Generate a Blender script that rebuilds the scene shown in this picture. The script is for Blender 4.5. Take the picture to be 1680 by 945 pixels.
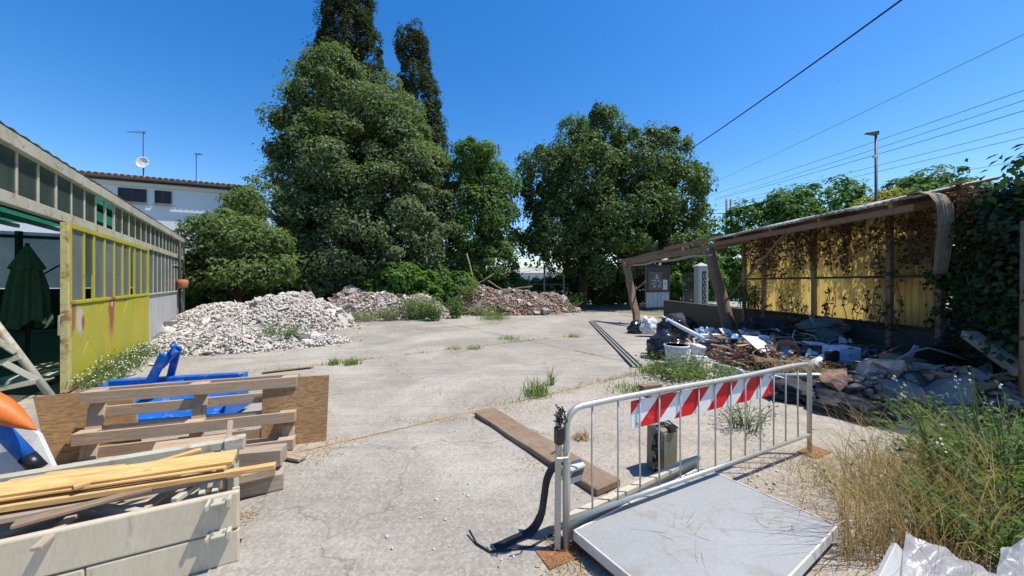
import bpy, bmesh, math, random
import numpy as np
from mathutils import Vector, Matrix, Euler, noise

# ------------------------------------------------------------------ camera, sky, sun, exposure
for o in list(bpy.data.objects):
    bpy.data.objects.remove(o)
scene = bpy.context.scene
COL = scene.collection
EYE = 1.6
cam_d = bpy.data.cameras.new('camera')
cam = bpy.data.objects.new('camera', cam_d)
COL.objects.link(cam)
cam.location = (0, 0, EYE)
cam.rotation_euler = (math.pi / 2, 0, 0)
cam_d.sensor_width = 36
cam_d.lens = 36 * 600 / 1680
cam_d.shift_y = -8.5 / 1680
cam_d.clip_start = 0.05
cam_d.clip_end = 3000
scene.camera = cam

SUN_EL = math.radians(64.5)
SUN_AZ = math.radians(94)          # clockwise from +Y: the sun stands to the right
world = bpy.data.worlds.new('World')
scene.world = world
world.use_nodes = True
wn = world.node_tree
wn.nodes.clear()
w_out = wn.nodes.new('ShaderNodeOutputWorld')
w_bg = wn.nodes.new('ShaderNodeBackground')
w_sky = wn.nodes.new('ShaderNodeTexSky')
w_sky.sky_type = 'NISHITA'
w_sky.sun_disc = False
w_sky.sun_elevation = SUN_EL
w_sky.sun_rotation = SUN_AZ
w_sky.altitude = 50
w_sky.air_density = 1.0
w_sky.dust_density = 0.4
w_sky.ozone_density = 1.3
w_hs = wn.nodes.new('ShaderNodeHueSaturation')
w_hs.inputs['Saturation'].default_value = 1.44
w_hs.inputs['Hue'].default_value = 0.506
w_bg.inputs['Strength'].default_value = 0.15
wn.links.new(w_sky.outputs[0], w_hs.inputs['Color'])
wn.links.new(w_hs.outputs[0], w_bg.inputs['Color'])
wn.links.new(w_bg.outputs[0], w_out.inputs['Surface'])

sun_d = bpy.data.lights.new('sun', 'SUN')
sun_d.energy = 4.6
sun_d.angle = math.radians(0.53)
sun_d.color = (1.0, 0.945, 0.86)
sun = bpy.data.objects.new('sun', sun_d)
COL.objects.link(sun)
to_sun = Vector((math.cos(SUN_EL) * math.sin(SUN_AZ), math.cos(SUN_EL) * math.cos(SUN_AZ), math.sin(SUN_EL)))
sun.rotation_euler = to_sun.to_track_quat('Z', 'Y').to_euler()
sun.location = to_sun * 60

scene.render.engine = 'CYCLES'
scene.cycles.use_denoising = True
scene.cycles.max_bounces = 6
scene.cycles.transparent_max_bounces = 12
scene.view_settings.view_transform = 'Standard'
scene.view_settings.look = 'None'
scene.view_settings.gamma = 1
scene.view_settings.exposure = 0.42
scene.view_settings.use_curve_mapping = False

# ------------------------------------------------------------------ helpers
RNG = np.random.default_rng(7)
random.seed(11)


def G(px, py, z=0.0):
    Y = 600 * (EYE - z) / (py - 464)
    return Vector(((px - 840) / 600 * Y, Y, z))


def P(px, py, Y):
    return Vector(((px - 840) / 600 * Y, Y, EYE - (py - 464) / 600 * Y))


WM = {}


def wm(o):
    return WM.get(o.name, Matrix.Identity(4)) if o is not None else Matrix.Identity(4)


def put(o, parent=None, M=None):
    """link an object with the world matrix M under its parent"""
    if o.name not in COL.objects:
        COL.objects.link(o)
    M = M or Matrix.Identity(4)
    if parent is not None:
        o.parent = parent
    o.matrix_local = wm(parent).inverted() @ M
    WM[o.name] = M
    return o


def tag(o, label=None, cat=None, group=None, kind=None):
    if label: o['label'] = label
    if cat: o['category'] = cat
    if group: o['group'] = group
    if kind: o['kind'] = kind
    return o


def thing(name, loc, label, cat, group=None):
    o = bpy.data.objects.new(name, None)
    o.empty_display_size = 0.1
    put(o, None, Matrix.Translation(Vector(loc)))
    return tag(o, label, cat, group)


def np_mesh(name, verts, faces, mat=None, smooth=False):
    """verts (n,3) array, faces (m,k) int array of equal-size polygons"""
    verts = np.asarray(verts, dtype=np.float32)
    faces = np.asarray(faces, dtype=np.int32)
    me = bpy.data.meshes.new(name)
    me.vertices.add(len(verts))
    me.vertices.foreach_set('co', verts.ravel())
    k = faces.shape[1]
    me.loops.add(faces.size)
    me.loops.foreach_set('vertex_index', faces.ravel())
    me.polygons.add(len(faces))
    me.polygons.foreach_set('loop_start', np.arange(0, faces.size, k, dtype=np.int32))
    me.polygons.foreach_set('loop_total', np.full(len(faces), k, dtype=np.int32))
    if smooth:
        me.polygons.foreach_set('use_smooth', np.ones(len(faces), dtype=bool))
    me.update(calc_edges=True)
    if mat: me.materials.append(mat)
    return me


class MB:
    def __init__(self):
        self.v = []
        self.f = []

    def add(self, vs, fs):
        n = len(self.v)
        self.v += [Vector(a) for a in vs]
        self.f += [tuple(i + n for i in f) for f in fs]
        return self

    def box(self, c, s, R=None):
        c = Vector(c); hx, hy, hz = s[0] / 2, s[1] / 2, s[2] / 2
        vs = [Vector((x, y, z)) for z in (-hz, hz) for y in (-hy, hy) for x in (-hx, hx)]
        if R is not None: vs = [R @ a for a in vs]
        return self.add([a + c for a in vs], [(0, 2, 3, 1), (4, 5, 7, 6), (0, 1, 5, 4), (2, 6, 7, 3), (0, 4, 6, 2), (1, 3, 7, 5)])

    def bar(self, p0, p1, w, h, up=(0, 0, 1)):
        p0 = Vector(p0); p1 = Vector(p1)
        return self.box((p0 + p1) / 2, ((p1 - p0).length, w, h), frame(p1 - p0, up))

    def tube(self, pts, r, n=8, caps=True):
        pts = [Vector(p) for p in pts]
        rs = r if isinstance(r, (list, tuple)) else [r] * len(pts)
        t0 = (pts[1] - pts[0]).normalized()
        a = t0.orthogonal().normalized()
        vs = []; fs = []
        for i, p in enumerate(pts):
            t = (pts[min(i + 1, len(pts) - 1)] - pts[max(i - 1, 0)]).normalized()
            a = (a - t * a.dot(t)).normalized()
            b = t.cross(a)
            for k in range(n):
                q = 2 * math.pi * k / n
                vs.append(p + (a * math.cos(q) + b * math.sin(q)) * rs[i])
        for i in range(len(pts) - 1):
            for k in range(n):
                fs.append((i * n + k, i * n + (k + 1) % n, (i + 1) * n + (k + 1) % n, (i + 1) * n + k))
        if caps:
            fs.append(tuple(range(n))[::-1])
            fs.append(tuple((len(pts) - 1) * n + k for k in range(n)))
        return self.add(vs, fs)

    def poly(self, pts, thick, nrm=None):
        """a flat outline with thickness along its normal"""
        pts = [Vector(p) for p in pts]
        n = Vector(nrm) if nrm is not None else (pts[1] - pts[0]).cross(pts[2] - pts[1])
        n = n.normalized() * thick
        m = len(pts)
        vs = pts + [p + n for p in pts]
        fs = [tuple(range(m))[::-1], tuple(range(m, 2 * m))]
        for i in range(m):
            j = (i + 1) % m
            fs.append((i, j, j + m, i + m))
        return self.add(vs, fs)

    def grid(self, f, nu, nv):
        vs = [f(i / nu, j / nv) for j in range(nv + 1) for i in range(nu + 1)]
        fs = [(j * (nu + 1) + i, j * (nu + 1) + i + 1, (j + 1) * (nu + 1) + i + 1, (j + 1) * (nu + 1) + i) for j in range(nv) for i in range(nu)]
        return self.add(vs, fs)

    def build(self, name, mat, parent=None, bevel=0, smooth=False, origin=None, seg=1, solid=0):
        M = wm(parent) if parent is not None else Matrix.Translation(Vector(origin) if origin is not None else Vector((0, 0, 0)))
        inv = M.inverted()
        me = bpy.data.meshes.new(name)
        me.from_pydata([inv @ a for a in self.v], [], self.f)
        bm = bmesh.new(); bm.from_mesh(me)
        bmesh.ops.recalc_face_normals(bm, faces=bm.faces)
        if solid:
            bmesh.ops.solidify(bm, geom=bm.faces[:], thickness=solid)
        if bevel:
            es = [e for e in bm.edges if len(e.link_faces) == 2 and e.calc_face_angle(0) > 0.6]
            bmesh.ops.bevel(bm, geom=es, offset=bevel, segments=seg, affect='EDGES', profile=0.5)
        bm.to_mesh(me); bm.free()
        if smooth:
            for p in me.polygons: p.use_smooth = True
        me.materials.append(mat)
        o = bpy.data.objects.new(name, me)
        put(o, parent, M)
        return o


def frame(d, up=(0, 0, 1)):
    x = Vector(d).normalized()
    up = Vector(up)
    if abs(x.dot(up.normalized())) > 0.98: up = Vector((0, 1, 0)) if abs(x.y) < 0.9 else Vector((1, 0, 0))
    y = up.cross(x).normalized()
    z = x.cross(y)
    return Matrix((x, y, z)).transposed()


def plank(name, p0, p1, w, t, mat, parent=None, up=(0, 0, 1), bevel=0.003, warp=0.004, taper=0.0, ragged=0.0):
    """a board in its own frame (local X along its length) so the grain follows it"""
    p0 = Vector(p0); p1 = Vector(p1); L = (p1 - p0).length
    n = max(2, int(L / 0.12))
    vs = []; fs = []
    sd = random.random() * 50
    for i in range(n + 1):
        x = -L / 2 + L * i / n
        k = 1 - taper * i / n
        wy = warp * noise.noise((x * 1.7, sd, 0)); wz = warp * noise.noise((x * 1.3, sd, 9))
        dw = 1 + ragged * noise.noise((x * 5, sd, 4))
        for sy, sz in ((-1, -1), (1, -1), (1, 1), (-1, 1)):
            vs.append((x + (ragged * .3 * w * noise.noise((sy * 3, sz * 5, sd)) if i in (0, n) else 0), sy * w / 2 * k * dw + wy, sz * t / 2 + wz))
    for i in range(n):
        for k in range(4):
            fs.append((4 * i + k, 4 * i + (k + 1) % 4, 4 * i + 4 + (k + 1) % 4, 4 * i + 4 + k))
    fs.append((3, 2, 1, 0)); fs.append((4 * n, 4 * n + 1, 4 * n + 2, 4 * n + 3))
    me = bpy.data.meshes.new(name)
    me.from_pydata(vs, [], fs)
    bm = bmesh.new(); bm.from_mesh(me)
    bmesh.ops.recalc_face_normals(bm, faces=bm.faces)
    if bevel:
        es = [e for e in bm.edges if e.calc_face_angle(0) > 0.6]
        bmesh.ops.bevel(bm, geom=es, offset=bevel, segments=1, affect='EDGES')
    bm.to_mesh(me); bm.free()
    me.materials.append(mat)
    o = bpy.data.objects.new(name, me)
    M = Matrix.Translation((p0 + p1) / 2) @ frame(p1 - p0, up).to_4x4()
    return put(o, parent, M)


# ------------------------------------------------------------------ materials
def newmat(name):
    m = bpy.data.materials.new(name)
    m.use_nodes = True
    nt = m.node_tree
    b = nt.nodes['Principled BSDF']
    return m, nt, b


def ramp(nt, fac, stops):
    r = nt.nodes.new('ShaderNodeValToRGB')
    el = r.color_ramp.elements
    while len(el) < len(stops): el.new(0.5)
    for e, (p, c) in zip(el, stops):
        e.position = p
        e.color = (c, c, c, 1) if not isinstance(c, (tuple, list)) else (*c[:3], 1)
    nt.links.new(fac, r.inputs[0])
    return r.outputs[0]


def mixc(nt, fac, a, b, mode='MIX'):
    m = nt.nodes.new('ShaderNodeMix')
    m.data_type = 'RGBA'; m.blend_type = mode
    for sock, v in ((m.inputs[0], fac), (m.inputs[6], a), (m.inputs[7], b)):
        if hasattr(v, 'is_linked'): nt.links.new(v, sock)
        elif isinstance(v, (tuple, list)): sock.default_value = (*v[:3], 1)
        else: sock.default_value = v
    return m.outputs[2]


def coords(nt, scale=(1, 1, 1), rnd=True):
    tc = nt.nodes.new('ShaderNodeTexCoord')
    mp = nt.nodes.new('ShaderNodeMapping')
    mp.inputs['Scale'].default_value = scale
    nt.links.new(tc.outputs['Object'], mp.inputs[0])
    if rnd:
        oi = nt.nodes.new('ShaderNodeObjectInfo')
        ml = nt.nodes.new('ShaderNodeMath'); ml.operation = 'MULTIPLY'; ml.inputs[1].default_value = 37.0
        nt.links.new(oi.outputs['Random'], ml.inputs[0])
        nt.links.new(ml.outputs[0], mp.inputs['Location'])
    return mp.outputs[0]


def tex(nt, vec, scale, detail=4, rough=0.6, dist=0.0):
    t = nt.nodes.new('ShaderNodeTexNoise')
    t.inputs['Scale'].default_value = scale
    t.inputs['Detail'].default_value = detail
    t.inputs['Roughness'].default_value = rough
    t.inputs['Distortion'].default_value = dist
    nt.links.new(vec, t.inputs['Vector'])
    return t.outputs['Fac']


def bumpn(nt, b, h, strength=0.3, dist=0.01):
    n = nt.nodes.new('ShaderNodeBump')
    n.inputs['Strength'].default_value = strength
    n.inputs['Distance'].default_value = dist
    nt.links.new(h, n.inputs['Height'])
    nt.links.new(n.outputs[0], b.inputs['Normal'])


def M_plain(name, c1, c2=None, scale=3.0, rough=0.7, metal=0.0, bump=0.15, bscale=60, dirt=None, dirt_amt=0.5, dscale=4.0, stretch=(1, 1, 1), hue=0.0, spec=0.35):
    """two-tone noise colour, optional blotches of dirt or rust, fine relief"""
    m, nt, b = newmat(name)
    v = coords(nt, stretch)
    c2 = c2 or tuple(x * 0.75 for x in c1)
    col = ramp(nt, tex(nt, v, scale, 5, 0.65), [(0.3, c2), (0.7, c1)])
    fine = tex(nt, v, bscale, 3, 0.7)
    col = mixc(nt, ramp(nt, fine, [(0.25, 0.35), (0.6, 0.0)]), col, tuple(x * 0.55 for x in c1))
    if dirt:
        d = tex(nt, v, dscale, 7, 0.72, 0.4)
        col = mixc(nt, ramp(nt, d, [(0.62 - 0.25 * dirt_amt, 0.0), (0.72 - 0.2 * dirt_amt, 0.9)]), col, dirt)
    if hue:
        oi = nt.nodes.new('ShaderNodeObjectInfo')
        hs = nt.nodes.new('ShaderNodeHueSaturation')
        mr = nt.nodes.new('ShaderNodeMapRange')
        mr.inputs[3].default_value = 1 - hue; mr.inputs[4].default_value = 1 + hue
        nt.links.new(oi.outputs['Random'], mr.inputs[0])
        nt.links.new(mr.outputs[0], hs.inputs['Value'])
        nt.links.new(col, hs.inputs['Color'])
        col = hs.outputs[0]
    nt.links.new(col, b.inputs['Base Color'])
    b.inputs['Metallic'].default_value = metal
    b.inputs['Specular IOR Level'].default_value = spec
    rr = ramp(nt, fine, [(0.3, min(1, rough + 0.12)), (0.7, max(0.05, rough - 0.1))])
    nt.links.new(rr, b.inputs['Roughness'])
    if bump: bumpn(nt, b, fine, bump, 0.006)
    return m


def M_wood(name, c1, c2, rough=0.75, grain=1.0, grey=None, hue=0.12):
    m, nt, b = newmat(name)
    v = coords(nt, (1.2, 14, 14))
    g = tex(nt, v, 3.0 * grain, 6, 0.7, 0.6)
    col = ramp(nt, g, [(0.3, c2), (0.5, c1), (0.72, tuple(min(1, x * 1.12) for x in c1))])
    v2 = coords(nt, (3, 60, 60))
    fib = tex(nt, v2, 2.2, 4, 0.7)
    col = mixc(nt, ramp(nt, fib, [(0.35, 0.45), (0.55, 0.0)]), col, tuple(x * 0.6 for x in c2))
    v3 = coords(nt, (1, 1, 1))
    if grey:
        col = mixc(nt, ramp(nt, tex(nt, v3, 5, 6, 0.7), [(0.42, 0.0), (0.62, 0.85)]), col, grey)
    # knots
    vo = nt.nodes.new('ShaderNodeTexVoronoi'); vo.inputs['Scale'].default_value = 1.6
    nt.links.new(coords(nt, (2.0, 5, 5)), vo.inputs['Vector'])
    col = mixc(nt, ramp(nt, vo.outputs['Distance'], [(0.05, 0.75), (0.12, 0.0)]), col, tuple(x * 0.4 for x in c2))
    oi = nt.nodes.new('ShaderNodeObjectInfo')
    hs = nt.nodes.new('ShaderNodeHueSaturation')
    mr = nt.nodes.new('ShaderNodeMapRange')
    mr.inputs[3].default_value = 1 - hue; mr.inputs[4].default_value = 1 + hue
    nt.links.new(oi.outputs['Random'], mr.inputs[0]); nt.links.new(mr.outputs[0], hs.inputs['Value'])
    nt.links.new(col, hs.inputs['Color'])
    nt.links.new(hs.outputs[0], b.inputs['Base Color'])
    b.inputs['Roughness'].default_value = rough
    b.inputs['Specular IOR Level'].default_value = 0.25
    bumpn(nt, b, fib, 0.35, 0.004)
    return m


def M_leaf(name, c1, c2, c3=None, trans=0.35, gloss=0.6, tint=None):
    m, nt, b = newmat(name)
    geo = nt.nodes.new('ShaderNodeNewGeometry')
    stops = [(0.0, c1), (0.6, c2)] + ([(0.93, c2), (1.0, c3)] if c3 else [(1.0, c2)])
    col = ramp(nt, geo.outputs['Random Per Island'], stops)
    v = coords(nt, (1, 1, 1), False)
    col = mixc(nt, ramp(nt, tex(nt, v, 0.5, 3, 0.6), [(0.35, 0.35), (0.65, 0.0)]), col, tuple(x * 0.6 for x in c1))
    nt.links.new(col, b.inputs['Base Color'])
    b.inputs['Roughness'].default_value = gloss
    b.inputs['Specular IOR Level'].default_value = 0.22
    tr = nt.nodes.new('ShaderNodeBsdfTranslucent')
    tcol = mixc(nt, 1.0, col, tint or (1.6, 1.9, 0.7), 'MULTIPLY')
    nt.links.new(tcol, tr.inputs['Color'])
    mx = nt.nodes.new('ShaderNodeMixShader'); mx.inputs[0].default_value = trans
    nt.links.new(b.outputs[0], mx.inputs[1]); nt.links.new(tr.outputs[0], mx.inputs[2])
    nt.links.new(mx.outputs[0], nt.nodes['Material Output'].inputs['Surface'])
    return m


def M_film(name, c1, c2, trans=0.5, alpha=0.0, rough=0.4, scale=3, stretch=(1, 1, 1), bump=0.2):
    """thin sheet that lets light through"""
    m, nt, b = newmat(name)
    v = coords(nt, stretch)
    col = ramp(nt, tex(nt, v, scale, 6, 0.7), [(0.3, c2), (0.68, c1)])
    nt.links.new(col, b.inputs['Base Color'])
    b.inputs['Roughness'].default_value = rough
    bumpn(nt, b, tex(nt, v, scale * 6, 3, 0.6), bump, 0.01)
    tr = nt.nodes.new('ShaderNodeBsdfTranslucent'); nt.links.new(col, tr.inputs['Color'])
    mx = nt.nodes.new('ShaderNodeMixShader'); mx.inputs[0].default_value = trans
    nt.links.new(b.outputs[0], mx.inputs[1]); nt.links.new(tr.outputs[0], mx.inputs[2])
    out = mx.outputs[0]
    if alpha:
        tp = nt.nodes.new('ShaderNodeBsdfTransparent')
        m2 = nt.nodes.new('ShaderNodeMixShader'); m2.inputs[0].default_value = alpha
        nt.links.new(out, m2.inputs[1]); nt.links.new(tp.outputs[0], m2.inputs[2])
        out = m2.outputs[0]
    nt.links.new(out, nt.nodes['Material Output'].inputs['Surface'])
    return m


def M_concrete(name, light=(0.395, 0.36, 0.305), dark=(0.275, 0.25, 0.21), sand=(0.44, 0.37, 0.27), pebble=0.3, sandy=0.45):
    m, nt, b = newmat(name)
    v = coords(nt, (1, 1, 1), False)
    big = tex(nt, v, 0.55, 6, 0.65, 0.3)
    col = ramp(nt, big, [(0.32, dark), (0.62, light)])
    mid = tex(nt, v, 3.2, 6, 0.7)
    col = mixc(nt, ramp(nt, mid, [(0.34, 0.3), (0.6, 0.0)]), col, tuple(x * 0.78 for x in dark))
    col = mixc(nt, ramp(nt, tex(nt, v, 0.9, 5, 0.7, 0.8), [(0.5 + 0.12 * (1 - sandy), 0.0), (0.72, sandy)]), col, sand)
    # broad stains, worn pale patches and oil spots
    col = mixc(nt, ramp(nt, tex(nt, v, 0.23, 4, 0.6, 1.2), [(0.46, 0.0), (0.6, 0.55)]), col, tuple(x * 0.74 for x in dark))
    col = mixc(nt, ramp(nt, tex(nt, v, 0.37, 5, 0.62, 0.9), [(0.48, 0.0), (0.62, 0.6)]), col, tuple(min(1, x * 1.18) for x in light))
    col = mixc(nt, ramp(nt, tex(nt, v, 1.9, 3, 0.5, 0.2), [(0.66, 0.0), (0.74, 0.5)]), col, tuple(x * 0.5 for x in dark))
    mps = nt.nodes.new('ShaderNodeMapping'); mps.inputs['Rotation'].default_value = (0, 0, -0.614); mps.inputs['Scale'].default_value = (0.35, 5.0, 1)
    nt.links.new(v, mps.inputs[0])
    col = mixc(nt, ramp(nt, tex(nt, mps.outputs[0], 1.3, 5, 0.65, 0.3), [(0.5, 0.0), (0.66, 0.42)]), col, tuple(x * 0.74 for x in dark))
    vo = nt.nodes.new('ShaderNodeTexVoronoi'); vo.inputs['Scale'].default_value = 62
    nt.links.new(v, vo.inputs['Vector'])
    peb = ramp(nt, vo.outputs['Color'], [(0.15, 0.25), (0.85, 1.0)])
    bw = nt.nodes.new('ShaderNodeRGBToBW'); nt.links.new(vo.outputs['Color'], bw.inputs[0])
    col = mixc(nt, ramp(nt, bw.outputs[0], [(0.2, pebble), (0.42, 0.0)]), col, tuple(x * 0.5 for x in dark))
    col = mixc(nt, ramp(nt, bw.outputs[0], [(0.6, 0.0), (0.8, pebble * 0.8)]), col, tuple(min(1, x * 1.4) for x in light))
    fn = tex(nt, v, 130, 3, 0.75)
    col = mixc(nt, ramp(nt, fn, [(0.36, 0.4), (0.5, 0.0)]), col, tuple(x * 0.6 for x in dark))
    # dirt and straw drifted along the slab joints
    for (nx_, ny_, c_, w_) in ((-0.576, 0.817, 4.0, 0.16), (-0.576, 0.817, 8.05, 0.14), (-0.576, 0.817, 12.1, 0.3), (0.817, 0.576, 2.2, 0.07)):
        dt = nt.nodes.new('ShaderNodeVectorMath'); dt.operation = 'DOT_PRODUCT'
        nt.links.new(v, dt.inputs[0]); dt.inputs[1].default_value = (nx_, ny_, 0)
        sb_ = nt.nodes.new('ShaderNodeMath'); sb_.operation = 'SUBTRACT'; nt.links.new(dt.outputs['Value'], sb_.inputs[0]); sb_.inputs[1].default_value = c_
        ab = nt.nodes.new('ShaderNodeMath'); ab.operation = 'ABSOLUTE'; nt.links.new(sb_.outputs[0], ab.inputs[0])
        nn = tex(nt, v, 1.6, 6, 0.75)
        dv = nt.nodes.new('ShaderNodeMath'); dv.operation = 'MULTIPLY_ADD'; nt.links.new(nn, dv.inputs[0]); dv.inputs[1].default_value = 2.6 * w_; nt.links.new(ab.outputs[0], dv.inputs[2])
        col = mixc(nt, ramp(nt, dv.outputs[0], [(1.25 * w_, 0.8), (1.75 * w_, 0.0)]), col, (0.4, 0.3, 0.175))
    # hairline cracks
    wv = nt.nodes.new('ShaderNodeVectorMath'); wv.operation = 'ADD'
    nz = nt.nodes.new('ShaderNodeTexNoise'); nz.inputs['Scale'].default_value = 1.6; nz.inputs['Detail'].default_value = 5
    nt.links.new(v, nz.inputs['Vector'])
    nt.links.new(v, wv.inputs[0]); nt.links.new(nz.outputs['Color'], wv.inputs[1])
    vc = nt.nodes.new('ShaderNodeTexVoronoi'); vc.feature = 'DISTANCE_TO_EDGE'; vc.inputs['Scale'].default_value = 0.42
    nt.links.new(wv.outputs[0], vc.inputs['Vector'])
    crack = ramp(nt, vc.outputs['Distance'], [(0.0012, 0.6), (0.0045, 0.0)])
    col = mixc(nt, crack, col, tuple(x * 0.4 for x in dark))
    nt.links.new(col, b.inputs['Base Color'])
    b.inputs['Roughness'].default_value = 0.92
    b.inputs['Specular IOR Level'].default_value = 0.2
    ad = nt.nodes.new('ShaderNodeMath'); ad.operation = 'ADD'
    nt.links.new(fn, ad.inputs[0]); nt.links.new(bw.outputs[0], ad.inputs[1])
    bumpn(nt, b, ad.outputs[0], 0.22, 0.004)
    return m


MAT = {}
MAT['concrete'] = M_concrete('yard concrete')
MAT['concrete2'] = M_concrete('gravelly concrete', (0.42, 0.375, 0.31), (0.32, 0.285, 0.235), (0.42, 0.34, 0.23), 0.36, 0.7)
MAT['soil'] = M_plain('dry soil', (0.27, 0.215, 0.14), (0.17, 0.145, 0.085), 0.7, 0.95, bump=0.6, bscale=30, dirt=(0.1, 0.12, 0.045), dirt_amt=0.55, dscale=0.35)
MAT['road'] = M_plain('pale asphalt', (0.36, 0.35, 0.34), (0.3, 0.29, 0.285), 0.4, 0.9, bump=0.2, bscale=40)
MAT['plaster'] = M_plain('white plaster', (0.84, 0.84, 0.84), (0.76, 0.77, 0.78), 0.6, 0.85, bump=0.1)
MAT['tiles'] = M_plain('clay roof tile', (0.27, 0.165, 0.12), (0.18, 0.12, 0.095), 2.5, 0.85, hue=0.15)
MAT['darkwood'] = M_plain('dark soffit board', (0.09, 0.075, 0.07), (0.05, 0.045, 0.045), 4, 0.7)
MAT['shutter'] = M_plain('dark shutter', (0.045, 0.045, 0.055), (0.03, 0.03, 0.038), 5, 0.5)
MAT['white_rust'] = M_plain('white painted steel with rust', (0.5, 0.485, 0.38), (0.36, 0.35, 0.26), 2.2, 0.6, dirt=(0.29, 0.16, 0.08), dirt_amt=0.3, dscale=4.2)
MAT['cream'] = M_plain('cream painted steel', (0.58, 0.505, 0.375), (0.5, 0.43, 0.31), 1.2, 0.45, bump=0.05, bscale=25, dirt=(0.33, 0.29, 0.2), dirt_amt=0.16, dscale=3, stretch=(3, 3, 0.6))
MAT['greyblock'] = M_plain('pale rendered plinth', (0.52, 0.52, 0.51), (0.4, 0.4, 0.4), 1.8, 0.85, dirt=(0.25, 0.24, 0.22), dirt_amt=0.2, dscale=2, stretch=(2, 2, 0.5))
MAT['pane'] = M_film('dirty glazing', (0.075, 0.105, 0.092), (0.035, 0.05, 0.044), 0.08, 0.15, 0.28, 1.6, (1, 1, 0.4), 0.05)
MAT['pane_pale'] = M_film('frosted glazing', (0.25, 0.285, 0.285), (0.12, 0.145, 0.145), 0.2, 0.12, 0.3, 1.8, (1, 1, 0.4), 0.05)
MAT['white_sheet'] = M_film('white translucent wall sheet', (0.8, 0.82, 0.84), (0.66, 0.69, 0.72), 0.6, 0, 0.6, 1.5)
MAT['green_sheet'] = M_film('green roof sheet', (0.05, 0.33, 0.2), (0.02, 0.16, 0.1), 0.4, 0, 0.5, 2, (1, 1, 1), 0.2)
MAT['green_paint'] = M_plain('green painted purlin', (0.02, 0.15, 0.09), (0.012, 0.08, 0.05), 4, 0.5)
MAT['dark_steel'] = M_plain('dark steel', (0.035, 0.035, 0.035), (0.02, 0.02, 0.02), 4, 0.55)
MAT['red_oxide'] = M_plain('red oxide steel', (0.25, 0.045, 0.03), (0.14, 0.03, 0.022), 5, 0.7)
MAT['rust'] = M_plain('rusted steel', (0.31, 0.13, 0.06), (0.16, 0.07, 0.035), 6, 0.85, bump=0.4, bscale=40)
MAT['sand'] = M_plain('joint sand and straw', (0.4, 0.32, 0.2), (0.24, 0.19, 0.11), 5, 0.95, bump=0.5, bscale=50)
MAT['rusty_cream'] = M_plain('cream paint flaking to rust', (0.55, 0.5, 0.2), (0.48, 0.42, 0.2), 3, 0.7, dirt=(0.28, 0.12, 0.05), dirt_amt=0.5, dscale=6)
MAT['galv'] = M_plain('galvanised steel', (0.55, 0.55, 0.5), (0.42, 0.42, 0.38), 9, 0.42, metal=0.55, bump=0.08, bscale=90, dirt=(0.34, 0.3, 0.22), dirt_amt=0.12, dscale=9)
MAT['plate'] = M_plain('pale grey painted plate', (0.345, 0.35, 0.345), (0.29, 0.295, 0.29), 1.3, 0.55, bump=0.12, bscale=45, dirt=(0.25, 0.235, 0.2), dirt_amt=0.3, dscale=3.4)
MAT['plate_rim'] = M_plain('worn pale metal rim', (0.72, 0.7, 0.66), (0.55, 0.53, 0.48), 5, 0.5, dirt=(0.35, 0.27, 0.17), dirt_amt=0.15, dscale=7)
MAT['pallet'] = M_wood('weathered pallet wood', (0.5, 0.36, 0.235), (0.29, 0.19, 0.115), grey=(0.38, 0.295, 0.215))
MAT['greywood'] = M_wood('grey weathered timber', (0.39, 0.3, 0.21), (0.21, 0.15, 0.1), grey=(0.36, 0.3, 0.235))
MAT['pine'] = M_wood('fresh pine', (0.62, 0.385, 0.15), (0.43, 0.235, 0.08), hue=0.1)
MAT['brownwood'] = M_wood('brown plank', (0.27, 0.18, 0.11), (0.14, 0.09, 0.055), grey=(0.27, 0.21, 0.155))
MAT['barkwood'] = M_wood('rough brown timber', (0.26, 0.155, 0.095), (0.12, 0.07, 0.045), grey=(0.24, 0.17, 0.125))
MAT['bluepaint'] = M_plain('bright blue paint', (0.012, 0.15, 0.56), (0.008, 0.1, 0.42), 3, 0.42, bump=0.08, bscale=35, dirt=(0.2, 0.27, 0.38), dirt_amt=0.3, dscale=7)
MAT['bluepipe'] = M_plain('blue plastic', (0.015, 0.15, 0.55), (0.01, 0.11, 0.42), 3, 0.45, bump=0.05, dirt=(0.12, 0.22, 0.42), dirt_amt=0.35, dscale=9)
MAT['orange'] = M_plain('orange plastic', (0.75, 0.17, 0.025), (0.6, 0.13, 0.02), 3, 0.5, bump=0.06, dirt=(0.45, 0.2, 0.08), dirt_amt=0.35, dscale=9)
MAT['black'] = M_plain('black plastic', (0.018, 0.019, 0.022), (0.01, 0.01, 0.012), 4, 0.32, bump=0.1, bscale=20, spec=0.5)
MAT['blackmatt'] = M_plain('matt black cover', (0.028, 0.03, 0.034), (0.015, 0.016, 0.018), 3, 0.7, bump=0.3, bscale=12)
MAT['bag'] = M_plain('dark polythene', (0.022, 0.024, 0.03), (0.012, 0.013, 0.017), 3, 0.2, bump=0.9, bscale=9, spec=0.6)
MAT['greybag'] = M_plain('dusty grey sack', (0.15, 0.16, 0.165), (0.09, 0.1, 0.1), 3, 0.8, bump=0.4, bscale=14)
MAT['whiteplastic'] = M_plain('white plastic', (0.74, 0.75, 0.77), (0.62, 0.64, 0.68), 4, 0.4, bump=0.05, dirt=(0.36, 0.34, 0.3), dirt_amt=0.12, dscale=5)
MAT['paper'] = M_plain('crumpled white sheet', (0.7, 0.7, 0.7), (0.56, 0.57, 0.58), 6, 0.7, bump=0.4, bscale=10)
MAT['lightblue'] = M_plain('pale blue plastic', (0.2, 0.36, 0.6), (0.14, 0.27, 0.47), 4, 0.4)
MAT['bluewhite'] = M_plain('bluish white enamel', (0.45, 0.58, 0.86), (0.38, 0.5, 0.78), 2, 0.35, bump=0.04)
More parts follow.
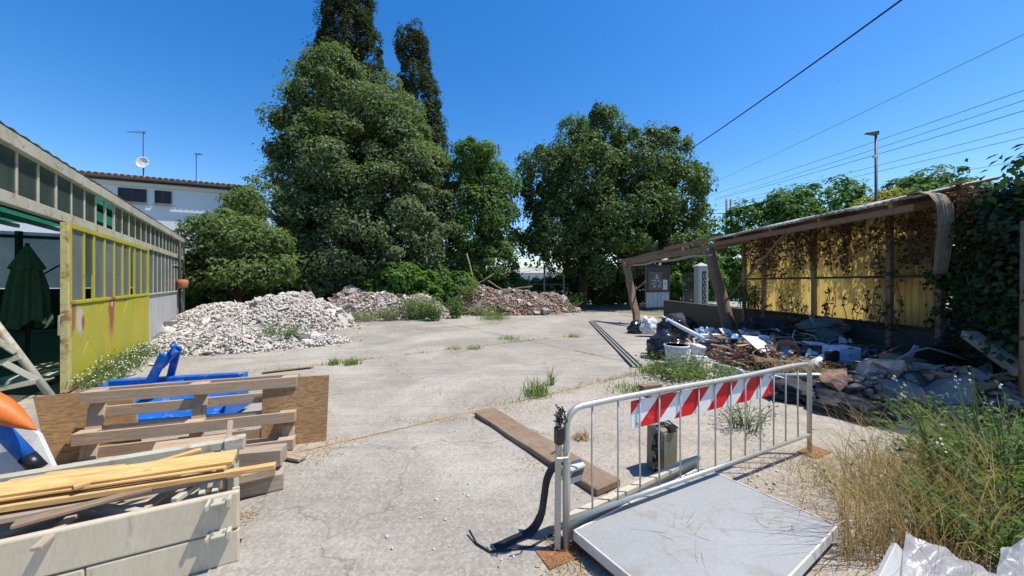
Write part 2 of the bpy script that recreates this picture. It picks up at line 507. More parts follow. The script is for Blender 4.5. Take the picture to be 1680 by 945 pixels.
MAT['terracotta'] = M_plain('buff fired clay', (0.5, 0.4, 0.29), (0.38, 0.29, 0.2), 5, 0.8)
MAT['clayin'] = M_plain('brown glazed inside', (0.27, 0.14, 0.075), (0.18, 0.09, 0.05), 5, 0.6)
MAT['pot'] = M_plain('red clay pot', (0.5, 0.17, 0.08), (0.38, 0.12, 0.06), 5, 0.8)
MAT['olive'] = M_plain('olive beige cabinet', (0.27, 0.25, 0.17), (0.2, 0.185, 0.125), 3, 0.5, bump=0.06)
MAT['teal'] = M_plain('dark blue green panel', (0.05, 0.085, 0.1), (0.035, 0.06, 0.07), 3, 0.6)
MAT['fabric'] = M_plain('green umbrella cloth', (0.085, 0.16, 0.09), (0.05, 0.1, 0.058), 4, 0.85, bump=0.2, bscale=60)
MAT['corr'] = M_plain('weathered corrugated sheet', (0.46, 0.46, 0.42), (0.3, 0.3, 0.27), 1.4, 0.75, dirt=(0.16, 0.13, 0.09), dirt_amt=0.35, dscale=2.4)
MAT['corr_end'] = M_plain('curled fibre sheet', (0.33, 0.28, 0.2), (0.22, 0.18, 0.13), 2.2, 0.85, dirt=(0.1, 0.08, 0.055), dirt_amt=0.35, dscale=3)
MAT['yellow_sheet'] = M_film('yellow translucent sheet', (0.8, 0.56, 0.16), (0.34, 0.22, 0.06), 0.62, 0, 0.6, 2.6, (1, 2.2, 0.45), 0.3)
MAT['film'] = M_film('clear polythene film', (0.6, 0.6, 0.62), (0.46, 0.46, 0.5), 0.3, 0.3, 0.3, 5, (1, 1, 1), 0.35)
MAT['whitegrey'] = M_plain('pale grey board', (0.55, 0.55, 0.52), (0.44, 0.44, 0.41), 2, 0.7, dirt=(0.3, 0.28, 0.24), dirt_amt=0.2)
MAT['bark'] = M_plain('tree bark', (0.13, 0.095, 0.065), (0.07, 0.05, 0.035), 6, 0.95, bump=0.9, bscale=16, stretch=(1, 1, 0.25))
MAT['stem'] = M_plain('dry stalk', (0.42, 0.33, 0.17), (0.33, 0.25, 0.11), 6, 0.85, bump=0)
MAT['greenstem'] = M_plain('green stalk', (0.14, 0.2, 0.06), (0.1, 0.15, 0.045), 6, 0.8, bump=0)
MAT['cable'] = M_plain('black cable', (0.02, 0.02, 0.024), (0.015, 0.015, 0.018), 6, 0.6, bump=0)
MAT['pole_metal'] = M_plain('dull lamp metal', (0.1, 0.1, 0.105), (0.07, 0.07, 0.075), 4, 0.5)
MAT['white_chunk'] = M_plain('pale mortar rubble', (0.55, 0.515, 0.465), (0.4, 0.37, 0.33), 5, 0.9, bump=0.3, bscale=30, hue=0.36)
MAT['pink_chunk'] = M_plain('pinkish brick rubble', (0.48, 0.38, 0.31), (0.36, 0.27, 0.215), 5, 0.9, bump=0.3, bscale=30, hue=0.25)
MAT['brick_chunk'] = M_plain('broken red brick', (0.32, 0.19, 0.13), (0.22, 0.13, 0.09), 5, 0.9, bump=0.3, bscale=30, hue=0.3)
MAT['grey_chunk'] = M_plain('grey concrete lump', (0.22, 0.21, 0.195), (0.13, 0.125, 0.115), 4, 0.9, bump=0.4, bscale=24, hue=0.25)
MAT['rubble_fine'] = M_plain('rubble dust', (0.47, 0.44, 0.4), (0.33, 0.31, 0.28), 6, 0.95, bump=0.8, bscale=26)
MAT['earth'] = M_plain('brown earth', (0.24, 0.15, 0.095), (0.14, 0.09, 0.055), 4, 0.95, bump=0.8, bscale=22)
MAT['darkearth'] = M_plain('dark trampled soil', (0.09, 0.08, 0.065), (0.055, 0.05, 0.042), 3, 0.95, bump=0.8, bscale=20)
# foliage
MAT['lf_oak'] = M_leaf('grey green evergreen leaf', (0.085, 0.12, 0.052), (0.15, 0.195, 0.088), (0.22, 0.245, 0.125), 0.36)
MAT['lf_cyp'] = M_leaf('dark cypress spray', (0.032, 0.052, 0.027), (0.06, 0.082, 0.043), (0.1, 0.1, 0.06), 0.22, 0.7)
MAT['lf_mid'] = M_leaf('mid green leaf', (0.06, 0.12, 0.03), (0.12, 0.205, 0.048), (0.17, 0.25, 0.06), 0.35)
MAT['lf_mag'] = M_leaf('glossy dark leaf', (0.045, 0.08, 0.024), (0.1, 0.155, 0.045), (0.185, 0.22, 0.08), 0.33, 0.55)
MAT['lf_ash'] = M_leaf('pale fresh leaf', (0.085, 0.13, 0.04), (0.16, 0.215, 0.07), (0.21, 0.25, 0.1), 0.35)
MAT['lf_vine'] = M_leaf('bright vine leaf', (0.055, 0.125, 0.022), (0.12, 0.215, 0.038), (0.2, 0.28, 0.06), 0.4)
MAT['lf_ivy'] = M_leaf('ivy leaf', (0.02, 0.042, 0.014), (0.042, 0.08, 0.024), (0.1, 0.06, 0.04), 0.22, 0.5)
MAT['lf_dead'] = M_leaf('dried creeper leaf', (0.09, 0.05, 0.03), (0.2, 0.12, 0.06), (0.3, 0.19, 0.09), 0.3, 0.8, (1.2, 1.0, 0.6))
MAT['lf_far'] = M_leaf('far tree leaf', (0.045, 0.11, 0.022), (0.095, 0.19, 0.035), (0.17, 0.24, 0.05), 0.35)
MAT['lf_yel'] = M_leaf('yellow flowering leaf', (0.15, 0.17, 0.03), (0.4, 0.33, 0.06), (0.5, 0.42, 0.1), 0.35)
MAT['lf_weed'] = M_leaf('weed leaf', (0.07, 0.12, 0.032), (0.14, 0.2, 0.062), (0.22, 0.27, 0.1), 0.35)
MAT['lf_greyweed'] = M_leaf('greyish weed leaf', (0.11, 0.15, 0.08), (0.19, 0.24, 0.13), (0.32, 0.34, 0.2), 0.3)
MAT['gr_dry'] = M_leaf('dry grass blade', (0.4, 0.29, 0.12), (0.55, 0.42, 0.19), (0.3, 0.2, 0.08), 0.3, 0.7, (1.1, 1.0, 0.7))
MAT['gr_green'] = M_leaf('green grass blade', (0.1, 0.17, 0.035), (0.22, 0.27, 0.07), (0.42, 0.37, 0.13), 0.35, 0.6)
MAT['flower'] = M_plain('white florets', (0.8, 0.8, 0.74), (0.7, 0.7, 0.62), 6, 0.8, bump=0)


def M_osb():
    m, nt, b = newmat('oriented strand board')
    v = coords(nt)
    vo = nt.nodes.new('ShaderNodeTexVoronoi'); vo.inputs['Scale'].default_value = 62
    mp = nt.nodes.new('ShaderNodeMapping'); mp.inputs['Scale'].default_value = (0.4, 0.4, 1.5); mp.inputs['Rotation'].default_value = (0.25, 0.3, 0.3)
    nt.links.new(v, mp.inputs[0]); nt.links.new(mp.outputs[0], vo.inputs['Vector'])
    bw = nt.nodes.new('ShaderNodeRGBToBW'); nt.links.new(vo.outputs['Color'], bw.inputs[0])
    col = ramp(nt, bw.outputs[0], [(0.15, (0.25, 0.135, 0.055)), (0.5, (0.36, 0.205, 0.085)), (0.85, (0.44, 0.27, 0.125))])
    col = mixc(nt, ramp(nt, tex(nt, v, 2.5, 5, 0.7), [(0.4, 0.5), (0.62, 0.0)]), col, (0.26, 0.15, 0.07))
    nt.links.new(col, b.inputs['Base Color'])
    b.inputs['Roughness'].default_value = 0.8
    bumpn(nt, b, bw.outputs[0], 0.3, 0.003)
    return m


def M_door():
    """yellow paint with rust stains of their own shape; object origin at the door foot"""
    m, nt, b = newmat('yellow green door paint with rust')
    tc = nt.nodes.new('ShaderNodeTexCoord')
    v = tc.outputs['Object']
    mp = nt.nodes.new('ShaderNodeMapping'); mp.inputs['Scale'].default_value = (1, 1, 0.35)
    nt.links.new(v, mp.inputs[0])
    col = ramp(nt, tex(nt, mp.outputs[0], 1.3, 5, 0.6), [(0.32, (0.31, 0.335, 0.03)), (0.6, (0.45, 0.39, 0.022)), (0.8, (0.5, 0.45, 0.06))])
    mp2 = nt.nodes.new('ShaderNodeMapping'); mp2.inputs['Scale'].default_value = (5, 5, 0.5)
    nt.links.new(v, mp2.inputs[0])
    col = mixc(nt, ramp(nt, tex(nt, mp2.outputs[0], 1.6, 6, 0.7), [(0.52, 0.0), (0.72, 0.6)]), col, (0.42, 0.33, 0.06))
    col = mixc(nt, ramp(nt, tex(nt, v, 7, 7, 0.75), [(0.6, 0.0), (0.66, 0.85)]), col, (0.32, 0.2, 0.05))
    nz = nt.nodes.new('ShaderNodeTexNoise'); nz.inputs['Scale'].default_value = 5; nz.inputs['Detail'].default_value = 6
    nt.links.new(v, nz.inputs['Vector'])
    for (cx, cy, cz, r, sz, cc) in DOOR_SPOTS:
        sub = nt.nodes.new('ShaderNodeVectorMath'); sub.operation = 'SUBTRACT'
        nt.links.new(v, sub.inputs[0]); sub.inputs[1].default_value = (cx, cy, cz)
        sc = nt.nodes.new('ShaderNodeVectorMath'); sc.operation = 'MULTIPLY'
        nt.links.new(sub.outputs[0], sc.inputs[0]); sc.inputs[1].default_value = (1, 1, sz)
        ln = nt.nodes.new('ShaderNodeVectorMath'); ln.operation = 'LENGTH'
        nt.links.new(sc.outputs[0], ln.inputs[0])
        ma = nt.nodes.new('ShaderNodeMath'); ma.operation = 'MULTIPLY_ADD'
        nt.links.new(nz.outputs['Fac'], ma.inputs[0]); ma.inputs[1].default_value = 0.55 * r * 2; nt.links.new(ln.outputs['Value'], ma.inputs[2])
        col = mixc(nt, ramp(nt, ma.outputs[0], [(r * 1.15, 0.95), (r * 1.55, 0.0)]), col, cc)
    nt.links.new(col, b.inputs['Base Color'])
    b.inputs['Roughness'].default_value = 0.55
    bumpn(nt, b, tex(nt, v, 14, 4, 0.6), 0.12, 0.006)
    return m


MAT['osb'] = M_osb()

# ------------------------------------------------------------------ vegetation builders
def leaf_quads(c, nrm, size, aspect=0.5, rng=RNG, droop=0.0):
    """rhombic leaves: centres c (n,3), rough normals, lengths"""
    n = len(c)
    nrm = nrm / (np.linalg.norm(nrm, axis=1, keepdims=True) + 1e-9)
    r = rng.normal(size=(n, 3))
    if droop: r[:, 2] -= droop
    d = r - nrm * np.sum(r * nrm, axis=1, keepdims=True)
    d /= (np.linalg.norm(d, axis=1, keepdims=True) + 1e-9)
    s = np.cross(nrm, d)
    L = (size * rng.uniform(0.65, 1.3, n))[:, None]
    W = L * aspect
    fold = nrm * L * 0.12
    v = np.empty((n, 4, 3))
    v[:, 0] = c - d * L * 0.5
    v[:, 1] = c + s * W * 0.5 + fold - d * L * 0.05
    v[:, 2] = c + d * L * 0.5
    v[:, 3] = c - s * W * 0.5 + fold - d * L * 0.05
    return v.reshape(-1, 3), np.arange(n * 4).reshape(n, 4)


def crown_points(lobes, n_clump, clump_r, per, rng=RNG, lump=0.12, up=0.5, inner=0.12, tall=1.0):
    lobes = np.array(lobes, dtype=float)
    a = (lobes[:, 3] * lobes[:, 4] + lobes[:, 3] * lobes[:, 5] + lobes[:, 4] * lobes[:, 5])
    pick = rng.choice(len(lobes), size=n_clump * 2, p=a / a.sum())
    d = rng.normal(size=(n_clump * 2, 3)); d /= np.linalg.norm(d, axis=1, keepdims=True)
    rad = 1 - np.abs(rng.normal(0, lump, n_clump * 2))
    dp = rng.random(n_clump * 2) < inner
    rad[dp] *= rng.uniform(0.35, 0.9, dp.sum())
    c = lobes[pick, :3] + d * lobes[pick, 3:6] * rad[:, None]
    keep = np.ones(len(c), bool)
    for k, L in enumerate(lobes):
        q = np.linalg.norm((c - L[:3]) / L[3:6], axis=1)
        keep &= ~((q < 0.72) & (pick != k))
    c = c[keep][:n_clump]; d = d[keep][:n_clump]
    m = len(c)
    cr = clump_r * (0.42 + 1.1 * rng.random(m) ** 1.6)
    off = rng.normal(size=(m, per, 3)) + d[:, None] * 0.7
    off[:, :, 2] += 0.35
    off /= np.linalg.norm(off, axis=2, keepdims=True)
    rad2 = 1 - np.abs(rng.normal(0, 0.22, (m, per)))
    stray = rng.random((m, per)) < 0.06
    rad2[stray] = rng.uniform(1.0, 1.35, stray.sum())
    sh = np.stack([rng.uniform(0.8, 1.25, m), rng.uniform(0.8, 1.25, m), rng.uniform(0.6, 0.95, m) * tall], 1)
    pts = (c[:, None] + off * rad2[:, :, None] * cr[:, None, None] * sh[:, None]).reshape(-1, 3)
    nr = (off * 0.8 + d[:, None] * 0.2).reshape(-1, 3) + rng.normal(size=(m * per, 3)) * 0.42
    nr[:, 2] += up
    return pts, nr, c


def limb_path(a, b, k=4, wob=0.15):
    a = Vector(a); b = Vector(b); L = (b - a).length
    out = []
    for i in range(k + 1):
        t = i / k
        p = a.lerp(b, t)
        if 0 < i < k: p += Vector([random.uniform(-1, 1) * wob * L * 0.25 for _ in range(3)])
        p.z += 0.12 * L * math.sin(math.pi * t) * 0.4
        out.append(p)
    return out


def tree(name, label, base, lobes, leaf, mat, trunk_r, n_clump, clump_r, per, cat='tree', group=None, lump=0.12, up=0.5, aspect=0.5, forks=None, inner=0.12, zmin=0.03, droop=0.0, trunk_top=None, tall=1.0):
    t = thing(name, base, label, cat, group)
    b = Vector(base)
    lobes = [tuple(L) for L in lobes]
    top = max(lobes, key=lambda L: L[2] + L[5])
    tz = trunk_top or (top[2] * 0.9)
    mb = MB()
    tp = Vector((top[0], top[1], tz))
    path = limb_path(b - Vector((0, 0, 0.15)), tp, 5, 0.06)
    mb.tube(path, [trunk_r * (1.25 if i == 0 else 1 - 0.78 * i / 5) for i in range(6)], 9)
    for i, L in enumerate(lobes[:forks or 8]):
        k = random.randint(1, 3)
        mb.tube(limb_path(path[k], (L[0], L[1], L[2]), 3, 0.15), [trunk_r * 0.5, trunk_r * 0.36, trunk_r * 0.22, trunk_r * 0.08], 6)
    mb.build('trunk', MAT['bark'], t, smooth=True)
    pts, nr, c = crown_points(lobes, n_clump, clump_r, per, lump=lump, up=up, inner=inner, tall=tall)
    ok = pts[:, 2] > zmin
    v, f = leaf_quads(pts[ok], nr[ok], leaf, aspect, droop=droop)
    v -= np.array(base)
    o = bpy.data.objects.new('crown', np_mesh('crown', v, f, mat))
    put(o, t, wm(t))
    return t


def blades(pts, h, w, lean=0.35, rng=RNG, seg=2, bias=(0, 0)):
    """grass blades as bent tapered strips"""
    n = len(pts)
    pts = np.asarray(pts, float)
    H = (h * rng.uniform(0.45, 1.25, n))[:, None]
    ang = rng.uniform(0, 2 * np.pi, n)
    side = np.stack([np.cos(ang), np.sin(ang), np.zeros(n)], 1)
    ln = rng.normal(size=(n, 3)) * lean; ln[:, 2] = 0
    ln[:, 0] += bias[0]; ln[:, 1] += bias[1]
    W = (w * rng.uniform(0.6, 1.3, n))[:, None]
    rows = []
    for k in range(seg + 1):
        t = k / seg
        p = pts + np.array([0, 0, 1.0]) * H * (t - 0.22 * t * t * np.minimum(1.5, np.linalg.norm(ln, axis=1))[:, None]) + ln * H * t * t
        ww = W * (1 - t) ** 0.7 if k < seg else W * 0.08
        rows.append(p - side * ww / 2); rows.append(p + side * ww / 2)
    v = np.stack(rows, 1)
    m = 2 * (seg + 1)
    fs = []
    base = np.arange(n)[:, None] * m
    for k in range(seg):
        fs.append(base + np.array([[2 * k, 2 * k + 1, 2 * k + 3, 2 * k + 2]]))
    return v.reshape(-1, 3), np.concatenate(fs, 0)


def stuff_mesh(name, v, f, mat, label, cat, parent=None):
    o = bpy.data.objects.new(name, np_mesh(name, v, f, mat))
    put(o, parent, wm(parent) if parent is not None else Matrix.Identity(4))
    o['kind'] = 'stuff'
    if parent is None: tag(o, label, cat)
    return o


def weed(name, label, base, h, rad, stems, leaf, mat, stemmat=None, group=None, per=14, cat='plant', lean=(0, 0), aspect=0.4, florets=0):
    t = thing(name, base, label, cat, group)
    b = Vector(base)
    mb = MB(); pts = []; nr = []; fl = MB()
    for i in range(stems):
        a = random.uniform(0, 2 * math.pi); r = rad * math.sqrt(random.random()) * 0.45
        p0 = b + Vector((math.cos(a) * r, math.sin(a) * r, -0.01))
        hh = h * random.uniform(0.55, 1.08)
        out = Vector((math.cos(a), math.sin(a), 0)) * rad * random.uniform(0.2, 0.8) + Vector((lean[0], lean[1], 0)) * hh
        path = [p0 + out * (t_ * t_) + Vector((0, 0, hh * (t_ - 0.1 * t_ * t_))) for t_ in (0, 0.35, 0.7, 1)]
        mb.tube(path, [0.006 * (h + 0.4), 0.005 * (h + 0.4), 0.0035 * (h + 0.4), 0.0015], 4, False)
        for k in range(per):
            t_ = random.uniform(0.12, 1.02)
            p = p0 + out * (t_ * t_) + Vector((0, 0, hh * (t_ - 0.1 * t_ * t_)))
            s = leaf * 1.1
            pts.append(p + Vector((random.gauss(0, s), random.gauss(0, s), random.gauss(0, s * 0.5))))
            nr.append((random.gauss(0, 0.6), random.gauss(0, 0.6), 0.7))
        if florets and random.random() < 0.6:
            for k in range(florets):
                q = path[-1] + Vector((random.gauss(0, 0.014), random.gauss(0, 0.014), random.gauss(0, 0.012)))
                fl.box(q, (0.012, 0.012, 0.009), Euler((random.random(), random.random(), random.random())).to_matrix())
    mb.build('stems', stemmat or MAT['greenstem'], t)['kind'] = 'stuff'
    v, f = leaf_quads(np.array(pts), np.array(nr), leaf, aspect)
    v = v - np.array(base)
    o = bpy.data.objects.new('foliage', np_mesh('foliage', v, f, mat)); put(o, t, wm(t))
    if florets and fl.v: fl.build('florets', MAT['flower'], t)['kind'] = 'stuff'
    return t


def chunk_mesh(name, mat, flat=0.6, n=12):
    bm = bmesh.new()
    for i in range(n):
        v = Vector((random.uniform(-1, 1), random.uniform(-1, 1), random.uniform(-1, 1)))
        m_ = max(abs(v.x), abs(v.y), abs(v.z))
        v = v / m_ * random.uniform(0.75, 1.0) * 0.5
        v.z *= flat
        v.y *= random.uniform(0.7, 1.0)
        bm.verts.new(v)
    r = bmesh.ops.convex_hull(bm, input=bm.verts)
    junk = [e for e in r['geom_interior'] if isinstance(e, bmesh.types.BMVert)]
    if junk: bmesh.ops.delete(bm, geom=junk, context='VERTS')
    me = bpy.data.meshes.new(name)
    bm.to_mesh(me); bm.free()
    me.materials.append(mat)
    return me


CHUNKS = {k: [chunk_mesh('chunk', MAT[k], random.choice((0.22, 0.35, 0.5, 0.7)), random.randint(8, 13)) for _ in range(7)] for k in ('white_chunk', 'pink_chunk', 'brick_chunk', 'grey_chunk')}


def small_chunks(pts, size, rng=RNG):
    n = len(pts)
    base = np.array([(x, y, z) for z in (-1, 1) for y in (-1, 1) for x in (-1, 1)], float) * 0.5
    fc = np.array([(0, 2, 3, 1), (4, 5, 7, 6), (0, 1, 5, 4), (2, 6, 7, 3), (0, 4, 6, 2), (1, 3, 7, 5)])
    v = base[None] * (1 + rng.uniform(-0.35, 0.2, (n, 8, 1)))
    v = v * (size * rng.uniform(0.4, 1.3, (n, 1, 1))) * rng.uniform(0.45, 1.0, (n, 1, 3))
    q = rng.normal(size=(n, 4)); q /= np.linalg.norm(q, axis=1, keepdims=True)
    w, x, y, z = q.T
    R = np.stack([1 - 2 * (y * y + z * z), 2 * (x * y - z * w), 2 * (x * z + y * w), 2 * (x * y + z * w), 1 - 2 * (x * x + z * z), 2 * (y * z - x * w), 2 * (x * z - y * w), 2 * (y * z + x * w), 1 - 2 * (x * x + y * y)], 1).reshape(n, 3, 3)
    v = np.einsum('nij,nkj->nki', R, v) + np.asarray(pts)[:, None]
    f = (fc[None] + (np.arange(n) * 8)[:, None, None]).reshape(-1, 4)
    return v.reshape(-1, 3), f


def mound(name, label, lobes, kinds, nbig, nsmall, big, small, basemat, cat='rubble pile', nz=0.12, smallkinds=None, piece='chunk'):
    x0 = min(l[0] - l[2] for l in lobes); x1 = max(l[0] + l[2] for l in lobes)
    y0 = min(l[1] - l[3] for l in lobes); y1 = max(l[1] + l[3] for l in lobes)

    def hz(x, y):
        z = 0
        for (cx, cy, rx, ry, h) in lobes:
            d = ((x - cx) / rx) ** 2 + ((y - cy) / ry) ** 2
            if d < 1: z = max(z, h * (1 - d) ** 0.8)
        if z > 0: z += nz * 1.5 * min(1, z * 3) * noise.noise((x * 1.1, y * 1.1, 3.0)) + nz * 0.8 * min(1, z * 4) * noise.noise((x * 3.1, y * 3.1, 8.0))
        return z
    base = ((x0 + x1) / 2, (y0 + y1) / 2, 0)
    t = thing(name, base, label, cat)
    nx = 44; ny = 30
    mb = MB()
    mb.grid(lambda a, b: Vector((x0 + (x1 - x0) * a, y0 + (y1 - y0) * b, hz(x0 + (x1 - x0) * a, y0 + (y1 - y0) * b) - 0.03)), nx, ny)
    mb.build('mound', basemat, t, smooth=True)

    def pick():
        while True:
            x = random.uniform(x0, x1); y = random.uniform(y0, y1)
            z = hz(x, y)
            if z > 0.03 or (z > 0 and random.random() < 0.3): return x, y, z
    names = [k for k, w in kinds for _ in range(w)]
    for i in range(nbig):
        x, y, z = pick()
        me = random.choice(CHUNKS[random.choice(names)])
        o = bpy.data.objects.new(piece, me)
        s = big * random.choice((0.5, 0.6, 0.7, 0.8, 0.9, 1.1, 1.4, 1.9)) * random.uniform(0.8, 1.2)
        R = Euler((random.gauss(0, 0.42), random.gauss(0, 0.42), random.uniform(0, 6.28))).to_matrix().to_4x4()
        put(o, t, Matrix.Translation((x, y, z + 0.02 * s)) @ R @ Matrix.Diagonal((s * random.uniform(0.8, 1.5), s, s, 1)))
    sk = smallkinds or [k for k, w in kinds]
    for j, k in enumerate(sk):
        pts = []
        while len(pts) < nsmall // len(sk):
            q = pick()
            if noise.noise((q[0] * 1.4, q[1] * 1.4, 11.0 + j)) > -0.25: pts.append(q)
        for _ in range(nsmall // len(sk) // 14):               # ragged foot
            q = pick(); r_ = random.uniform(1.0, 1.25)
            x_ = base[0] + (q[0] - base[0]) * r_; y_ = base[1] + (q[1] - base[1]) * r_
            if hz(x_, y_) <= 0: pts.append((x_, y_, 0.0))
        pts = np.array(pts)
        pts[:, 2] += 0.01
        v, f = small_chunks(pts, small)
        v -= np.array(base)
        o = bpy.data.objects.new('fragments', np_mesh('fragments', v, f, MAT[k])); put(o, t, wm(t))
        o['kind'] = 'stuff'
    return t, hz


def blob(name, mat, c, r, parent=None, sub=4, amp=0.2, freq=1.6, seed=0, flat=True):
    """a lumpy sack-like body resting on its base"""
    bm = bmesh.new()
    bmesh.ops.create_icosphere(bm, subdivisions=sub, radius=1)
    for v in bm.verts:
        p = v.co.copy()
        k = 1 + amp * noise.noise(p * freq + Vector((seed, 0, 0))) + amp * 0.6 * noise.noise(p * freq * 2.7 + Vector((0, seed, 0))) - amp * 0.75 * abs(noise.noise(p * freq * 2.6 + Vector((0, 0, seed)))) - amp * 0.5 * abs(noise.noise(p * freq * 5.5 + Vector((seed, 0, seed))))
        p *= k
        if flat and p.z < -0.55: p.z = -0.55
        v.co = Vector((p.x * r[0], p.y * r[1], (p.z + (0.55 if flat else 0)) * r[2]))
    me = bpy.data.meshes.new(name); bm.to_mesh(me); bm.free()
    for p in me.polygons: p.use_smooth = True
    me.materials.append(mat)
    o = bpy.data.objects.new(name, me)
    put(o, parent, Matrix.Translation(Vector(c)))
    return o
# ------------------------------------------------------------------ the ground
U = Vector((0.817, 0.576, 0)); V = Vector((-0.576, 0.817, 0))


def UV(u, v, z=0.0):
    p = U * u + V * v
    return Vector((p.x, p.y, z))


m = MB(); m.grid(lambda a, b: Vector((-900 + 1800 * a, -300 + 1800 * b, -0.05)), 2, 2)
tag(m.build('ground', MAT['soil']), 'dry soil ground around the yard', None, kind='structure')

yard = bpy.data.objects.new('yard_paving', None); put(yard); tag(yard, 'pale concrete yard paving of large cast slabs', kind='structure')
us = [-2.6, 2.2, 6.9, 11.6, 16.0]; us_far = [-2.6, 6.2, 16.0]; vs_ = [-7.5, -0.2, 4.0, 8.05, 12.1, 16.2, 21.0]


def slab(u0, u1, v0, v1, mat, sd):
    nx, ny = 26, 24
    vs = []; fs = []
    for j in range(ny + 1):
        for i in range(nx + 1):
            a = i / nx; b = j / ny
            u = u0 + (u1 - u0) * a; v = v0 + (v1 - v0) * b
            if i == 0: u += 0.006 + 0.02 * abs(noise.noise((v * 2.5, u0, sd))) + 0.02 * noise.noise((v * 9, u0, sd))
            if i == nx: u -= 0.006 + 0.02 * abs(noise.noise((v * 2.5, u1 + 5, sd))) + 0.02 * noise.noise((v * 9, u1, sd))
            if j == 0: v += 0.006 + 0.025 * abs(noise.noise((u * 2.5, v0, sd + 3))) + 0.02 * noise.noise((u * 9, v0, sd))
            if j == ny: v -= 0.006 + 0.025 * abs(noise.noise((u * 2.5, v1 + 5, sd + 3))) + 0.02 * noise.noise((u * 9, v1, sd))
            z = 0.008 * noise.noise((u * 0.8, v * 0.8, sd)) + 0.004 * noise.noise((u * 3, v * 3, sd))
            if i in (0, nx) or j in (0, ny): z -= 0.006
            vs.append(UV(u, v, z))
    for j in range(ny):
        for i in range(nx):
            a = j * (nx + 1) + i
            fs.append((a, a + 1, a + nx + 2, a + nx + 1))
    ring = [i for i in range(nx + 1)] + [(j + 1) * (nx + 1) - 1 for j in range(1, ny + 1)] + [ny * (nx + 1) + i for i in range(nx - 1, -1, -1)] + [j * (nx + 1) for j in range(ny - 1, 0, -1)]
    n0 = len(vs)
    for k in ring: vs.append(Vector((vs[k].x, vs[k].y, -0.1)))
    for k in range(len(ring)):
        k2 = (k + 1) % len(ring)
        fs.append((ring[k], n0 + k, n0 + k2, ring[k2]))
    mb = MB(); mb.add(vs, fs)
    o = mb.build('slab', mat, yard, smooth=False)
    return o


for j in range(len(vs_) - 1):
    uu = us if j < 2 else us_far
    for i in range(len(uu) - 1):
        slab(uu[i], uu[i + 1], vs_[j], vs_[j + 1], MAT['concrete2'] if (i >= 1 and j <= 1) else MAT['concrete'], i * 7 + j * 13.0)

m = MB(); m.add([UV(-2.5, -7.4, -0.014), UV(15.9, -7.4, -0.014), UV(15.9, 20.9, -0.014), UV(-2.5, 20.9, -0.014)], [(0, 1, 2, 3)])
m.build('joint_fill', MAT['sand'], yard)
m = MB(); m.add([(13, 14, -0.02), (32, 8, -0.02), (60, 160, -0.02), (30, 160, -0.02)], [(0, 1, 2, 3)])
tag(m.build('road', MAT['road']), 'pale sunlit road beyond the gate', None, kind='structure')
m = MB(); m.bar((13.2, 14.2, 0.02), (30, 158, 0.02), 0.3, 0.16)
tag(m.build('road_kerb', MAT['greyblock']), 'low kerb along the pale road', None, kind='structure')

# ------------------------------------------------------------------ the glazed barn on the left
S0, S1, WU = -5.2, 10.95, -2.33


def W(s, z, out=0.0):          # a point on the barn's front wall; out > 0 is towards the yard
    return UV(WU + out, 8.31 + s, z)


barn = thing('barn', W(3, 0), 'long low barn with glazed front, rusty white beams and yellow door at left', 'barn')


def wbar(name, s0, s1, z0, z1, out0, out1, mat, parent=None, bevel=0.006):
    mb = MB()
    R = Matrix((V, -U, Vector((0, 0, 1)))).transposed()
    c = W((s0 + s1) / 2, (z0 + z1) / 2, (out0 + out1) / 2)
    mb.box(c, (s1 - s0, abs(out1 - out0), z1 - z0), R)
    return mb.build(name, mat, parent or barn, bevel=bevel)


# eaves board in lengths, beam, roof, back wall
s = S0
while s < S1:
    e = min(S1 + 0.1, s + 2.1)
    wbar('fascia_board', s, e - 0.012, 3.15, 3.31 + 0.008 * random.random(), 0.03, 0.10 + 0.006 * random.random(), MAT['white_rust'])
    s = e if e < S1 else S1 + 1
s = S0
while s < S1:
    e = min(S1, s + 4.0)
    wbar('lintel_beam', s, e - 0.01, 2.49, 2.63, -0.02, 0.07 + 0.004 * random.random(), MAT['white_rust'])
    s = e if e < S1 else S1 + 1
DEP = 6.0
mb = MB()
mb.grid(lambda a, b: W(S0 + (S1 - S0) * a, 3.33 + 0.4 * b + 0.025 * math.sin(a * 16.1 * 22), -0.06 - (DEP - 0.06) * b), 720, 3)
roof = mb.build('roof', MAT['green_sheet'], barn, smooth=True)
for k in range(7):
    d = -0.45 - 0.9 * k
    wbar('purlin', S0, S1, 3.15 - 0.06 * 0 + 0.066 * (-d), 3.27 + 0.066 * (-d), d - 0.05, d + 0.05, MAT['green_paint'])
mb = MB()
mb.grid(lambda a, b: W(S0 + (S1 - S0) * a, 3.332 + 0.045 * b + 0.008 * math.sin(a * 16.1 * 22), 0.11 - 0.3 * b), 720, 1)
mb.build('roof_cover', MAT['corr'], roof)
